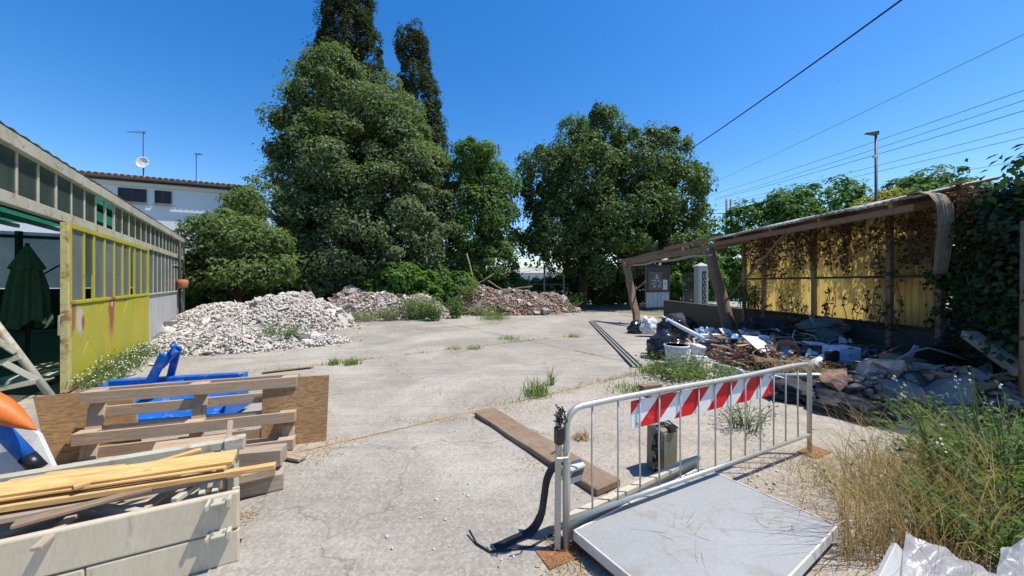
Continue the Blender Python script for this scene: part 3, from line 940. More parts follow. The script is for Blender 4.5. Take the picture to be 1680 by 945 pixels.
# back and end walls
s = S0
while s < S1 - 0.3:
    e = min(S1, s + 2.0)
    wbar('wall_panel', s + 0.04, e - 0.04, 1.3, 3.5, -DEP - 0.04, -DEP, MAT['white_sheet'], bevel=0)
    wbar('wall_panel', s + 0.04, e - 0.04, 0.0, 1.29, -DEP - 0.05, -DEP, MAT['dark_steel'], bevel=0)
    wbar('post', s - 0.06, s + 0.06, 0, 3.5, -DEP + 0.01, -DEP + 0.13, MAT['dark_steel'])
    s += 2.0
wbar('rail', S0, S1, 2.98, 3.06, -DEP + 0.14, -DEP + 0.2, MAT['dark_steel'])
for (a, b) in ((-1.2, 0.8), (2.8, 4.8)):
    mb = MB(); mb.tube([W(a, 1.5, -DEP + 0.25), W(b, 3.0, -DEP + 0.25)], 0.025, 6); mb.build('brace', MAT['dark_steel'], barn)
for k in range(3):
    d0_, d1_ = -0.1 - 1.97 * k, -0.1 - 1.97 * (k + 1) + 0.05
    mb = MB(); mb.bar(W(S1 - 0.02, 2.36, d0_), W(S1 - 0.02, 2.36, d1_), 0.03, 1.86); mb.build('end_panel', MAT['white_sheet'], barn)
    mb = MB(); mb.bar(W(S1 - 0.02, 0.7, d0_), W(S1 - 0.02, 0.7, d1_), 0.05, 1.4); mb.build('end_panel', MAT['dark_steel'], barn)
    mb = MB(); mb.bar(W(S1 - 0.1, 0, d1_), W(S1 - 0.1, 3.3, d1_), 0.12, 0.12); mb.build('post', MAT['dark_steel'], barn)
mb = MB(); mb.bar(W(S1 - 0.1, 3.12, -0.1), W(S1 - 0.1, 3.12, -DEP), 0.1, 0.1); mb.build('rail', MAT['dark_steel'], barn)
mb = MB(); mb.tube([W(S1 - 0.12, 1.6, -3.8), W(S1 - 0.12, 3.0, -2.2)], 0.025, 6); mb.build('brace', MAT['dark_steel'], barn)
mb = MB(); mb.bar(W(S0 + 0.02, 1.6, -0.1), W(S0 + 0.02, 1.6, -DEP), 0.05, 3.2); mb.build('end_wall', MAT['greyblock'], barn)
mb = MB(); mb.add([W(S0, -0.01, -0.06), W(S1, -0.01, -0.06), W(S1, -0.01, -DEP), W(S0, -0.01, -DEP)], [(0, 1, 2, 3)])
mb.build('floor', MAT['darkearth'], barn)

# clerestory: mullion and pane by turns
ms = [S0 + 0.02 + 0.53 * k for k in range(31)]
ms = [x + (-1.38 - min(ms, key=lambda q: abs(q + 1.38))) for x in ms]
ms = [x for x in ms if S0 < x < S1 - 0.1]
for i, x in enumerate(ms):
    wbar('mullion', x - 0.02, x + 0.02, 2.63, 3.15, 0.0, 0.034, MAT['white_rust'], bevel=0.004)
    if i + 1 < len(ms):
        if 0.9 < x < 1.9: continue               # two panes are gone here
        wbar('pane', x + 0.021, ms[i + 1] - 0.021, 2.63, 3.15, 0.014, 0.019 + 0.006 * random.random(), MAT['pane'], bevel=0)
# white glazed bay past the door
bay = [4.7 + 0.55 * k for k in range(12)]
for i, x in enumerate(bay):
    if x > S1: break
    wbar('mullion', x - 0.022, x + 0.022, 1.32, 2.49, 0.0, 0.036, MAT['white_rust'], bevel=0.004)
    if i + 1 < len(bay) and bay[i + 1] <= S1 + 0.2:
        wbar('pane', x + 0.024, min(S1, bay[i + 1]) - 0.024, 1.34, 2.49, 0.015, 0.024, MAT['pane_pale'], bevel=0)
wbar('sill', 4.62, S1, 1.27, 1.32, -0.02, 0.085, MAT['white_rust'])
wbar('transom', 8.9, S1, 2.2, 2.24, 0.0, 0.06, MAT['white_rust'])
wbar('plinth', 4.66, S1, 0.0, 1.268, -0.02, 0.05, MAT['greyblock'])
wbar('corner_post', S1 - 0.06, S1 + 0.05, 0, 3.14, -0.06, 0.09, MAT['white_rust'])
mb = MB(); mb.tube([W(9.45, 0.2, 0.13), W(9.45, 1.35, 0.13), W(9.45, 3.1, 0.13)], 0.04, 8); mb.build('downpipe', MAT['dark_steel'], barn, smooth=True)
# door frame posts
wbar('door_post', 1.0, 1.06, 1.3, 2.49, -0.16, -0.10, MAT['red_oxide'])

# yellow sliding door: sheet, stiles, panes
DSH = -0.3
DF = W(DSH, 0, 0.12)
def dl(s, z):
    p = W(s + DSH, z, 0.12) - DF
    return p.x, p.y, p.z
a1 = dl(0.42, 1.02); a2 = dl(1.95, 1.13); a3 = dl(1.95, 0.85); a4 = dl(0.1, 1.08); a5 = dl(0.55, 0.98)
DOOR_SPOTS = [(*a1, 0.2, 0.8, (0.5, 0.45, 0.38)), (*a4, 0.2, 0.6, (0.3, 0.11, 0.045)), (*a5, 0.09, 0.6, (0.28, 0.07, 0.035)), (*a3, 0.16, 0.3, (0.45, 0.2, 0.05)), (*a2, 0.22, 0.5, (0.3, 0.07, 0.04)), (*dl(1.97, 1.22), 0.07, 1.0, (0.55, 0.52, 0.45)), (*dl(4.2, 0.95), 0.2, 0.6, (0.5, 0.38, 0.04))]
MAT['door'] = M_door()
door = thing('sliding_door', DF, 'yellow green steel sliding door with rust stains on the barn', 'door')


def dbar(name, s0, s1, z0, z1, o0, o1, mat, bevel=0.004):
    return wbar(name, s0 + DSH, s1 + DSH, z0, z1, o0, o1, mat, door, bevel)


mb = MB()
def dsheet(a, b):
    s_ = 0.0 + 4.86 * a; z_ = 0.05 + 1.26 * b
    return W(s_ + DSH, z_, 0.125 + 0.012 * noise.noise((s_ * 1.2, z_ * 1.2, 5)) + 0.004 * noise.noise((s_ * 4, z_ * 4, 1)))
mb.grid(dsheet, 60, 16)
mb.build('sheet', MAT['door'], door, smooth=True, solid=0.012)
for (x0, z0, x1, z1) in ((0.1, 0.1, 1.55, 1.25), (1.55, 0.1, 0.1, 1.25), (1.65, 0.1, 3.1, 1.25), (3.1, 0.1, 1.65, 1.25)):
    mb = MB(); mb.bar(W(x0 + DSH, z0, 0.126), W(x1 + DSH, z1, 0.126), 0.028, 0.02, U); mb.build('pressed_rib', MAT['door'], door, bevel=0.004)
dbar('stile', -0.07, 0.05, 0.03, 2.46, 0.075, 0.155, MAT['rusty_cream'])
dbar('stile', -0.015, 0.045, 1.3, 2.462, 0.155, 0.162, MAT['door'])
for x in (1.62, 3.24):
    dbar('seam', x - 0.008, x + 0.008, 0.06, 1.28, 0.12, 0.142, MAT['door'])
dbar('stile', 4.8, 4.9, 0.03, 2.46, 0.085, 0.15, MAT['door'])
dbar('rail', 0.05, 4.8, 1.285, 1.335, 0.09, 0.158, MAT['door'])
dbar('rail', 0.05, 4.8, 2.4, 2.46, 0.09, 0.15, MAT['door'])
dbar('rail', 0.05, 4.8, 0.02, 0.055, 0.085, 0.15, MAT['rust'])
dm = [0.05, 0.62, 1.06, 1.6, 2.15, 2.7, 3.22, 3.62, 4.2, 4.8]
for i, x in enumerate(dm):
    if 0 < i < 9: dbar('mullion', x - 0.025, x + 0.025, 1.335, 2.4, 0.1, 0.138, MAT['door'])
    if i < 9 and i not in (1, 6):
        dbar('pane', x + 0.026, dm[i + 1] - 0.026, 1.337, 2.398, 0.112, 0.12, MAT['pane_pale'], 0)
dbar('pane', 0.65, 1.03, 1.75, 2.398, 0.112, 0.12, MAT['pane'], 0).hide_render = False
mb = MB(); mb.tube([W(-0.4, 1.15, 0.12), W(-0.56, 1.14, 0.12), W(-0.57, 0.88, 0.12), W(-0.4, 0.87, 0.12)], 0.012, 6); mb.build('handle', MAT['galv'], door)

# clay pot shade hanging on the downpipe
mb = MB(); c = W(9.45, 1.55, 0.2)
mb.tube([c + Vector((0, 0, z)) for z in (-0.14, -0.1, 0.05, 0.14, 0.17)], [0.13, 0.15, 0.17, 0.16, 0.1], 12)
tag(mb.build('hanging_pot', MAT['pot'], origin=c, smooth=True), 'small red clay pot hung on the downpipe at the barn corner', 'pot')
bpy.data.objects['hanging_pot'].location = c

# closed green umbrella inside the barn
ub = P(45, 530, 6.0); ub.z = 0
um = thing('umbrella', ub, 'closed dark green market umbrella standing inside the barn doorway', 'umbrella')
mb = MB(); mb.tube([ub, ub + Vector((0, 0, 2.25))], 0.025, 8); mb.build('pole', MAT['dark_steel'], um, smooth=True)
mb = MB(); mb.tube([ub, ub + Vector((0, 0, 0.08)), ub + Vector((0, 0, 0.1))], [0.3, 0.28, 0.05], 14); mb.build('base', MAT['greyblock'], um)
mb = MB()
def ucl(a, b):
    q = 2 * math.pi * a
    z = 2.12 - 1.2 * b - 0.08 * b * math.sin(4 * q)
    r = (0.05 + 0.18 * b ** 0.6) * (1 + 0.24 * math.sin(8 * q + b * 1.5)) * (1 + 0.12 * noise.noise((a * 6, b * 3, 1)))
    return ub + Vector((r * math.cos(q), r * math.sin(q), z))
mb.grid(ucl, 64, 16); mb.build('canopy', MAT['fabric'], um, smooth=True)
mb = MB()
def uct(a, b):
    q = 2 * math.pi * a
    r = (0.03 + 0.15 * b) * (1 + 0.12 * math.sin(8 * q))
    return ub + Vector((r * math.cos(q), r * math.sin(q), 2.2 - 0.38 * b - 0.03 * math.sin(4 * q) * b))
mb.grid(uct, 48, 6); mb.build('vent_cap', MAT['fabric'], um, smooth=True)

# loose boards on the barn floor by the door
for i in range(6):
    c = G(60 + i * 6, 600 + 5 * i) ; c.z = 0.02 + 0.018 * i
    d = Vector((math.cos(0.3 + 0.35 * i), math.sin(0.3 + 0.35 * i), 0)) * 0.3
    o = plank('floor_board', c - d, c + d, 0.16, 0.014, MAT['whitegrey'] if i % 2 else MAT['brownwood'])
    tag(o, 'broken board lying on the floor inside the barn doorway', 'board', 'broken boards inside the barn')
o = blob('covered_stack', MAT['blackmatt'], UV(WU - 2.6, 7.0, 0), (1.3, 1.0, 0.62), amp=0.25, seed=3)
tag(o, 'dark covered heap standing behind the umbrella inside the barn', 'heap')

# ------------------------------------------------------------------ the white house behind
HL = P(100, 280, 17.6); HL.z = 0
HR = P(384, 300, 20.4); HR.z = 0
hd = (HR - HL).normalized(); hn = Vector((hd.y, -hd.x, 0)); HLEN = (HR - HL).length; HD = 9.0; HZ = 6.75
HL = HL - hd * 5.0; HLEN += 5.0
house = thing('house', (HL + HR) / 2, 'white two storey house with clay tiled hip roof behind the barn', 'house')


def H(a, z, out=0.0):
    p = HL + hd * a + hn * out
    return Vector((p.x, p.y, z))


RH = Matrix((hd, -hn, Vector((0, 0, 1)))).transposed()
def hbox(name, a0, a1, z0, z1, o0, o1, mat, parent=None, bevel=0.0):
    mb = MB(); mb.box(H((a0 + a1) / 2, (z0 + z1) / 2, (o0 + o1) / 2), (a1 - a0, abs(o1 - o0), z1 - z0), RH)
    return mb.build(name, mat, parent or house, bevel=bevel)


hbox('wall', 0, HLEN, 0, HZ, -HD, 0, MAT['plaster'])
hbox('cornice', -0.05, HLEN + 0.05, HZ - 0.22, HZ - 0.02, 0.003, 0.09, MAT['plaster'])
hbox('soffit', -0.55, HLEN + 0.55, HZ, HZ + 0.14, -HD - 0.55, 0.26, MAT['darkwood'])
rt = MB()
e0 = H(-0.65, HZ + 0.15, 0.3); e1 = H(HLEN + 0.65, HZ + 0.15, 0.3); e2 = H(HLEN + 0.65, HZ + 0.15, -HD - 0.65); e3 = H(-0.65, HZ + 0.15, -HD - 0.65)
r0 = H(4.5, HZ + 1.1, -HD / 2); r1 = H(HLEN - 4.5, HZ + 1.1, -HD / 2)
rt.add([e0, e1, e2, e3, r0, r1], [(0, 1, 5, 4), (1, 2, 5), (2, 3, 4, 5), (3, 0, 4), (0, 3, 2, 1)])
hroof = rt.build('roof', MAT['tiles'], house)
tm = MB(); tm.tube([Vector((0, 0, 0)), hn * -0.02 + Vector((0, 0, 0))], 0.01, 3)
k = 0
while -0.6 + 0.24 * k < HLEN + 0.6:
    a = -0.6 + 0.24 * k
    mb = MB(); q0 = H(a, HZ + 0.19, 0.33); q1 = H(a, HZ + 0.19 + 0.2, -0.7)
    mb.tube([q0, q1], [0.1, 0.085], 7)
    mb.build('tile', MAT['tiles'], hroof); k += 1
hbox('gutter', -0.7, HLEN + 0.7, HZ + 0.02, HZ + 0.13, 0.34, 0.44, MAT['darkwood'], bevel=0.02)
def hwin(px0, px1, py0, py1, blades_=True):
    def onwall(px):
        k_ = (px - 840) / 600
        # point HL + hd*a with X = k*Y
        a = (k_ * HL.y - HL.x) / (hd.x - k_ * hd.y)
        return a
    a0, a1 = sorted((onwall(px0), onwall(px1)))
    Yc = (HL + hd * (a0 + a1) / 2).y
    z1 = EYE - (py0 - 464) / 600 * Yc; z0 = EYE - (py1 - 464) / 600 * Yc
    w = hbox('window', a0, a1, z0, z1, 0.004, 0.03, MAT['shutter'])
    hbox('frame', a0 - 0.06, a0, z0 - 0.05, z1 + 0.05, 0.004, 0.07, MAT['darkwood'], w)
    hbox('frame', a1, a1 + 0.06, z0 - 0.05, z1 + 0.05, 0.004, 0.07, MAT['darkwood'], w)
    hbox('frame', a0, a1, z1, z1 + 0.05, 0.004, 0.068, MAT['darkwood'], w)
    hbox('sill', a0 - 0.1, a1 + 0.1, z0 - 0.1, z0 - 0.02, 0.004, 0.14, MAT['greyblock'], w)
    hbox('frame', (a0 + a1) / 2 - 0.03, (a0 + a1) / 2 + 0.03, z0, z1, 0.031, 0.06, MAT['darkwood'], w)
    n = 9
    for i in range(n):
        z = z0 + (z1 - z0) * (i + 0.5) / n
        hbox('slat', a0 + 0.02, a1 - 0.02, z - 0.03, z + 0.02, 0.031, 0.055, MAT['shutter'], w)
hwin(197, 238, 311, 331); hwin(257, 279, 315, 334)
# aerials and dish
def aerial(px, ytop, ybase, Y, label, flip):
    b = P(px, ybase, Y); tp = P(px, ytop, Y)
    t = thing('aerial', b, label, 'aerial')
    mb = MB(); mb.tube([b - Vector((0, 0, 0.5)), tp], 0.022, 6); mb.build('mast', MAT['pole_metal'], t)
    mb = MB(); z = tp - Vector((0, 0, 0.04)); d = Vector((flip, 0.2, 0.06))
    mb.tube([z + d * 0.1, z - d * 0.9], 0.014, 5)
    for i in range(7): mb.tube([z - d * (0.12 * i) + Vector((0.02, -0.2 + 0.01 * i, 0)), z - d * (0.12 * i) + Vector((-0.02, 0.2 - 0.01 * i, 0))], 0.008, 4)
    mb.tube([z + Vector((0, 0, -0.16)), z + d * 0.15 + Vector((0, 0, 0.1))], 0.012, 4)
    mb.build('dipoles', MAT['pole_metal'], t)
aerial(235, 216, 284, 22.0, 'tall television aerial on the house roof above the dish', 0.9)
aerial(322, 252, 292, 23.0, 'shorter television aerial at the right end of the house roof', -0.6)
b = P(235, 268, 21.2)
dish = thing('satellite_dish', b - Vector((0, 0, 0.6)), 'round white satellite dish on the house roof', 'satellite dish')
mb = MB(); ax = Vector((0.25, -0.95, 0.2)).normalized(); Rd = frame(ax)
mb.grid(lambda a, r_: b + Rd @ Vector((0.1 * r_ * r_, 0.33 * r_ * math.cos(6.2832 * a), 0.36 * r_ * math.sin(6.2832 * a))), 24, 5)
mb.build('reflector', MAT['whiteplastic'], dish, smooth=True, solid=0.015)
mb = MB(); mb.tube([b - Vector((0, 0, 0.8)), b - ax * 0.05], 0.03, 6); mb.build('stand', MAT['pole_metal'], dish)
mb = MB(); mb.tube([b - Vector((0, 0, 0.3)), b + ax * 0.4 - Vector((0, 0, 0.05))], 0.012, 5); mb.build('feed_arm', MAT['pole_metal'], dish)

# ------------------------------------------------------------------ trees
def L3(px, py, Y, rx, rz, ry=None):      # a crown lobe from its place in the photo, sizes in metres
    p = P(px, py, Y)
    return (p.x, p.y, p.z, rx, ry or rx, rz)


tree('cypress_tree', 'tall dark cypress with its tip above the frame', (P(572, 464, 27).x, 27, 0),
     [L3(570, -60, 27, 1.2, 4.5), L3(570, 25, 27, 1.65, 4.0), L3(576, 120, 27, 2.2, 5.0), L3(580, 260, 27, 2.3, 7)],
     0.2, MAT['lf_cyp'], 0.4, 900, 0.48, 130, up=0.9, tall=1.7, aspect=0.35, lump=0.04, inner=0.2)
tree('cypress_tree', 'narrow dark cypress with flat top right of the big evergreen', (P(690, 464, 26).x, 26, 0),
     [L3(675, 75, 26, 0.8, 1.4), L3(679, 120, 26, 0.95, 2.6), L3(688, 190, 26, 1.3, 3.2), L3(694, 290, 26, 1.7, 5)],
     0.18, MAT['lf_cyp'], 0.35, 620, 0.4, 120, up=0.9, tall=1.7, aspect=0.35, lump=0.04, inner=0.2)
tree('evergreen_tree', 'huge broad grey green evergreen tree in front of the cypresses', (P(600, 464, 22).x, 22.5, 0),
     [L3(554, 171, 22, 2.18, 2.49), L3(513, 231, 21.5, 1.93, 2.58), L3(596, 186, 22.5, 2.18, 2.41), L3(643, 246, 22, 2.27, 2.92), L3(568, 276, 20.5, 2.18, 2.92),
      L3(503, 316, 21, 1.68, 2.58), L3(671, 316, 21.5, 2.18, 2.92), L3(624, 346, 20, 2.18, 2.58), L3(540, 376, 20, 2.02, 2.41), L3(699, 376, 21, 1.60, 2.58), L3(652, 416, 20, 2.02, 1.89), L3(578, 426, 20, 2.18, 1.89), L3(513, 406, 20, 1.34, 2.06)],
     0.185, MAT['lf_oak'], 0.45, 600, 0.9, 310, lump=0.16, aspect=0.6, up=0.55, forks=8)
tree('broadleaf_tree', 'mid green broadleaf tree between the evergreen and the dark tree', (P(795, 464, 23).x, 23.5, 0),
     [L3(783, 265, 23, 1.27, 1.44), L3(768, 300, 23, 1.02, 1.53), L3(800, 310, 23, 1.36, 1.53), L3(785, 360, 22.5, 1.36, 1.87), L3(815, 370, 23, 1.19, 1.53), L3(770, 410, 22.5, 1.10, 1.53), L3(800, 430, 22.5, 1.53, 1.10)],
     0.2, MAT['lf_mid'], 0.28, 180, 0.8, 250, lump=0.14, up=0.4, forks=6)
def LM(px, py, Y, rx, rz):
    return L3(px, py, Y * 1.14, rx * 1.14, rz * 1.14)


tree('magnolia_tree', 'broad dark glossy leaved tree right of the middle', (P(955, 464, 25.2).x, 25.6, 0),
     [LM(985, 225, 23.5, 1.4, 1.4), LM(935, 245, 23, 1.2, 1.3), LM(895, 300, 22, 1.6, 1.8), LM(960, 300, 21.5, 2.3, 2.2), LM(1040, 275, 22, 2.2, 2.1), LM(1090, 260, 22, 1.3, 1.6), LM(1100, 335, 21.5, 2.0, 2.2),
      LM(1020, 360, 20.5, 2.4, 2.4), LM(930, 370, 21, 2.1, 2.2), LM(880, 370, 22, 1.1, 1.8), LM(1125, 380, 21.5, 1.4, 1.4), LM(1080, 400, 21, 1.9, 1.5), LM(985, 415, 21, 2.3, 1.4), LM(900, 415, 22, 0.9, 0.8)],
     0.24, MAT['lf_mag'], 0.34, 620, 0.72, 170, lump=0.18, up=0.4, aspect=0.5, tall=1.45, forks=9)
tree('maple_tree', 'pale leaved loose young tree by the barn corner in front of the house', (P(385, 464, 16).x, 16.3, 0),
     [L3(375, 372, 15.5, 0.77, 0.59), L3(400, 345, 16.5, 0.59, 0.77), L3(345, 390, 15.2, 0.77, 0.77), L3(390, 395, 15.5, 1.27, 0.94), L3(440, 400, 16, 0.85, 0.77), L3(345, 440, 15, 1.02, 0.77), L3(410, 445, 15.2, 1.19, 0.68), L3(450, 440, 16, 0.77, 0.77), L3(316, 450, 15.3, 0.34, 0.85)],
     0.18, MAT['lf_ash'], 0.13, 250, 0.48, 90, lump=0.2, up=0.3, aspect=0.45, forks=9)
tree('young_tree', 'thin sapling with airy pale leaves against the sky beside the house', (P(415, 464, 17.5).x, 17.5, 0),
     [L3(408, 310, 17.5, 0.55, 0.9), L3(430, 330, 17.5, 0.7, 0.7), L3(400, 350, 17.5, 0.9, 0.9), L3(446, 316, 17.5, 0.45, 0.3)],
     0.17, MAT['lf_ash'], 0.07, 46, 0.34, 34, lump=0.25, up=0.3, aspect=0.4, forks=4)
# shrubs and creepers at the foot of the trees
def shrub(name, label, px, py, Y, w, h, mat, n, leaf=0.2, cr=0.42, per=60, group=None):
    n = int(n * 0.55)
    b = P(px, py, Y); b.z = 0
    lob = []
    k = max(2, int(w / 0.8))
    for i in range(k):
        x = b.x + w * ((i + 0.5) / k - 0.5) * 1.6
        hh = h * random.uniform(0.75, 1.0)
        lob.append((x, Y + random.uniform(-0.3, 0.3), hh * 0.5, w / k * 1.15, 0.9, hh * 0.52))
    return tree(name, label, b, lob, leaf, mat, 0.06, n, cr, per, 'shrub', group, forks=4, lump=0.14, trunk_top=h * 0.6, aspect=0.6)


shrub('laurel_shrub', 'dark shrub under the pale tree at the barn corner', 330, 470, 17.2, 2.2, 2.9, MAT['lf_mid'], 420)
shrub('laurel_shrub', 'dark leafy shrub under the left side of the big evergreen', 520, 470, 18.6, 1.7, 3.3, MAT['lf_oak'], 330)
shrub('vine_shrub', 'bright green vine climbing in front of the big evergreen', 668, 470, 18.8, 1.7, 2.7, MAT['lf_vine'], 330)
shrub('vine_shrub', 'yellowish green bush under the middle of the big evergreen', 595, 470, 18.9, 1.3, 2.6, MAT['lf_ash'], 260)
shrub('vine_shrub', 'green bush at the right foot of the big evergreen', 735, 470, 20.0, 1.5, 2.5, MAT['lf_mid'], 260)
shrub('vine_shrub', 'green bush under the mid green broadleaf tree', 825, 460, 23.5, 1.3, 2.6, MAT['lf_mid'], 200)
shrub('laurel_shrub', 'dark shrub between the barn corner tree and the big evergreen', 465, 470, 18.0, 1.3, 3.1, MAT['lf_mid'], 240)
shrub('hedge', 'dense dark hedge filling the shade under the magnolia tree', 1010, 470, 27.5, 4.0, 3.3, MAT['lf_mag'], 700, 0.22)
shrub('hedge', 'dark hedge behind the trees on the far left', 560, 470, 25.5, 7.0, 4.5, MAT['lf_mag'], 700, 0.3, 0.6)
shrub('hedge', 'bright green roadside hedge seen beside the gate pillar', 1130, 430, 30, 2.6, 4.4, MAT['lf_far'], 420, 0.26)
shrub('hedge', 'bright green roadside hedge seen through the open shed', 1200, 430, 33, 3.2, 4.8, MAT['lf_far'], 480, 0.28)
shrub('shrub', 'low pale green bush beyond the fence in the gap between trees', 870, 455, 27, 1.6, 2.0, MAT['lf_vine'], 160, 0.2)
shrub('shrub', 'low dull green bush beyond the fence under the magnolia', 915, 455, 28, 1.6, 2.3, MAT['lf_far'], 160, 0.2)
# far trees
tree('roadside_tree', 'broad bright green tree beyond the shed roof', (P(1310, 464, 38).x, 38, 0),
     [L3(1345, 335, 38, 3.2, 1.9), L3(1290, 345, 38, 2.6, 1.8), L3(1240, 365, 38, 2.4, 2.2), L3(1380, 360, 38, 2.2, 1.8), L3(1310, 380, 37, 3.6, 2.2)],
     0.42, MAT['lf_far'], 0.35, 190, 1.0, 90, lump=0.14, forks=5)
tree('roadside_tree', 'green tree behind the right end of the shed roof', (P(1525, 464, 26).x, 26, 0),
     [L3(1540, 305, 26, 1.6, 1.0), L3(1500, 315, 26, 1.6, 0.9), L3(1570, 315, 26, 1.2, 0.8), L3(1520, 335, 25, 2.8, 1.0)],
     0.3, MAT['lf_far'], 0.25, 120, 0.65, 70, lump=0.16, forks=4)
tree('flowering_tree', 'yellow flowering bush top showing by the lamp post', (P(1455, 464, 24).x, 24, 0),
     [L3(1455, 325, 24, 0.9, 0.5), L3(1435, 335, 24, 0.8, 0.5), L3(1470, 340, 24, 1.0, 0.7)],
     0.2, MAT['lf_yel'], 0.15, 110, 0.35, 22, forks=3)
tree('roadside_tree', 'small pale green tree right of the magnolia behind the twin poles', (P(1178, 464, 42).x, 42, 0),
     [L3(1178, 385, 42, 2.2, 1.6), L3(1160, 405, 42, 2.0, 1.8), L3(1200, 400, 42, 2.0, 1.4)],
     0.35, MAT['lf_far'], 0.25, 170, 0.7, 24, forks=3)
tree('overhanging_tree', 'leafy tree at the right edge with branch tips in the frame, its unseen crown raised to cast shade', (8.6, 4.3, 0),
     [(8.9, 4.2, 6.6, 1.1, 0.9, 1.9), (9.4, 3.9, 8.4, 1.2, 1.1, 1.5), (8.4, 3.5, 4.6, 1.1, 0.9, 1.3), (9.6, 4.6, 5.4, 1.2, 0.9, 1.5), (6.8, 4.6, 2.95, 0.35, 0.3, 0.35)],  # high lobes out of view are shaped to throw shade over the stone pile
     0.12, MAT['lf_mid'], 0.16, 420, 0.4, 40, forks=4)
# far belt of woodland beyond everything
pts = []
for i in range(420):
    a = math.radians(random.uniform(-62, 62)); R_ = random.uniform(150, 190)
    h = 6.5 + 3 * noise.noise((a * 9, 0, 0)) + 1.5 * random.random()
    c = np.array([R_ * math.sin(a), R_ * math.cos(a), 0])
    q = RNG.normal(size=(36, 3)) * np.array([4.0, 4.0, 1]); q[:, 2] = RNG.uniform(0, h, 36)
    pts.append(c + q)
pts = np.concatenate(pts); v, f = leaf_quads(pts, RNG.normal(size=pts.shape), 2.6, 0.7)
stuff_mesh('far_woods', v, f, MAT['lf_far'], 'far belt of trees along the horizon', 'woods')
# ------------------------------------------------------------------ rubble piles
mound('rubble_pile', 'long pile of whitish broken plaster and stone beside the barn corner',
      [(-9.6, 12.9, 2.4, 1.9, 0.85), (-8.3, 13.5, 2.1, 1.8, 1.18), (-7.3, 13.2, 1.5, 1.4, 0.9), (-10.6, 12.3, 1.5, 1.4, 0.5)],
      [('white_chunk', 12), ('grey_chunk', 2), ('pink_chunk', 1)], 300, 9500, 0.19, 0.07, MAT['rubble_fine'], smallkinds=['white_chunk', 'white_chunk', 'white_chunk', 'pink_chunk'])
mound('rubble_pile', 'low spread of pale rubble in front of the long pile',
      [(-7.3, 9.4, 2.0, 1.35, 0.36), (-8.5, 10.3, 1.3, 1.3, 0.4), (-6.0, 9.8, 1.6, 1.0, 0.22)],
      [('white_chunk', 7), ('grey_chunk', 2), ('pink_chunk', 1)], 220, 7000, 0.15, 0.055, MAT['rubble_fine'], nz=0.06, smallkinds=['white_chunk', 'white_chunk', 'grey_chunk'])
mound('rubble_pile', 'pinkish white rubble pile under the big evergreen',
      [(-6.6, 17.2, 2.4, 1.3, 1.1), (-4.9, 17.4, 1.9, 1.2, 1.0), (-7.8, 18.0, 1.4, 1.2, 1.3)],
      [('white_chunk', 4), ('pink_chunk', 3), ('brick_chunk', 1)], 200, 3600, 0.25, 0.10, MAT['rubble_fine'], smallkinds=['white_chunk', 'pink_chunk', 'pink_chunk'])
mound('earth_pile', 'brown earth and red brick heap in front of the broadleaf tree',
      [(-2.0, 19.6, 2.4, 1.3, 1.4), (0.1, 20.0, 2.4, 1.3, 1.2), (1.8, 20.2, 1.8, 1.1, 1.0), (-0.8, 18.8, 1.9, 1.0, 0.8), (1.0, 18.9, 1.6, 0.9, 0.7)],
      [('brick_chunk', 2), ('pink_chunk', 4), ('white_chunk', 4), ('grey_chunk', 1)], 240, 6000, 0.26, 0.09, MAT['earth'], cat='earth pile', smallkinds=['brick_chunk', 'pink_chunk', 'pink_chunk'])
# scraps on the heap
for i, (px, py, Y, dx, dz) in enumerate(((790, 462, 19.4, 1.1, 0.7), (772, 440, 20.5, -0.4, 1.4), (850, 472, 19.6, 1.3, 0.15), (815, 470, 19.2, -0.8, 0.5))):
    c = P(px, py, Y)
    o = plank('broken_branch', c - Vector((dx, 0.2, dz)) * 0.6, c + Vector((dx, 0.2, dz)) * 0.6, 0.07, 0.06, MAT['greywood'], warp=0.06)
    tag(o, 'grey broken branch sticking out of the brown earth heap', 'branch', 'branches in the earth heap')

# loose stones scattered on the yard
def on_yard(px0, px1, py0, py1):
    return G(random.uniform(px0, px1), random.uniform(py0, py1))
pts = [on_yard(235, 460, 560, 600) for _ in range(200)] + [on_yard(430, 640, 520, 570) for _ in range(160)] + [on_yard(1150, 1420, 760, 900) for _ in range(90)] + [on_yard(640, 960, 512, 545) for _ in range(140)] + [on_yard(560, 1000, 600, 930) for _ in range(50)]
v, f = small_chunks(np.array([(p.x, p.y, 0.006) for p in pts]), 0.017)
stuff_mesh('grit', v, f, MAT['white_chunk'], 'small pale stones and grit strewn over the concrete', 'grit')

# ------------------------------------------------------------------ weeds in the joints, dry grass
def joint_blades(us_, fixed, axis, n, dens=None, z=-0.03, spread=0.05):
    out = []
    while len(out) < n:
        t = random.uniform(*us_)
        k = noise.noise((t * 0.9, fixed, 2.0)) + 0.5 * noise.noise((t * 3.3, fixed, 6.0))
        if random.random() > 0.25 + 1.3 * max(0, k): continue
        o = random.gauss(0, spread)
        p = UV(t, fixed + o, z) if axis == 'u' else UV(fixed + o, t, z)
        out.append((p.x, p.y, p.z))
    return np.array(out)


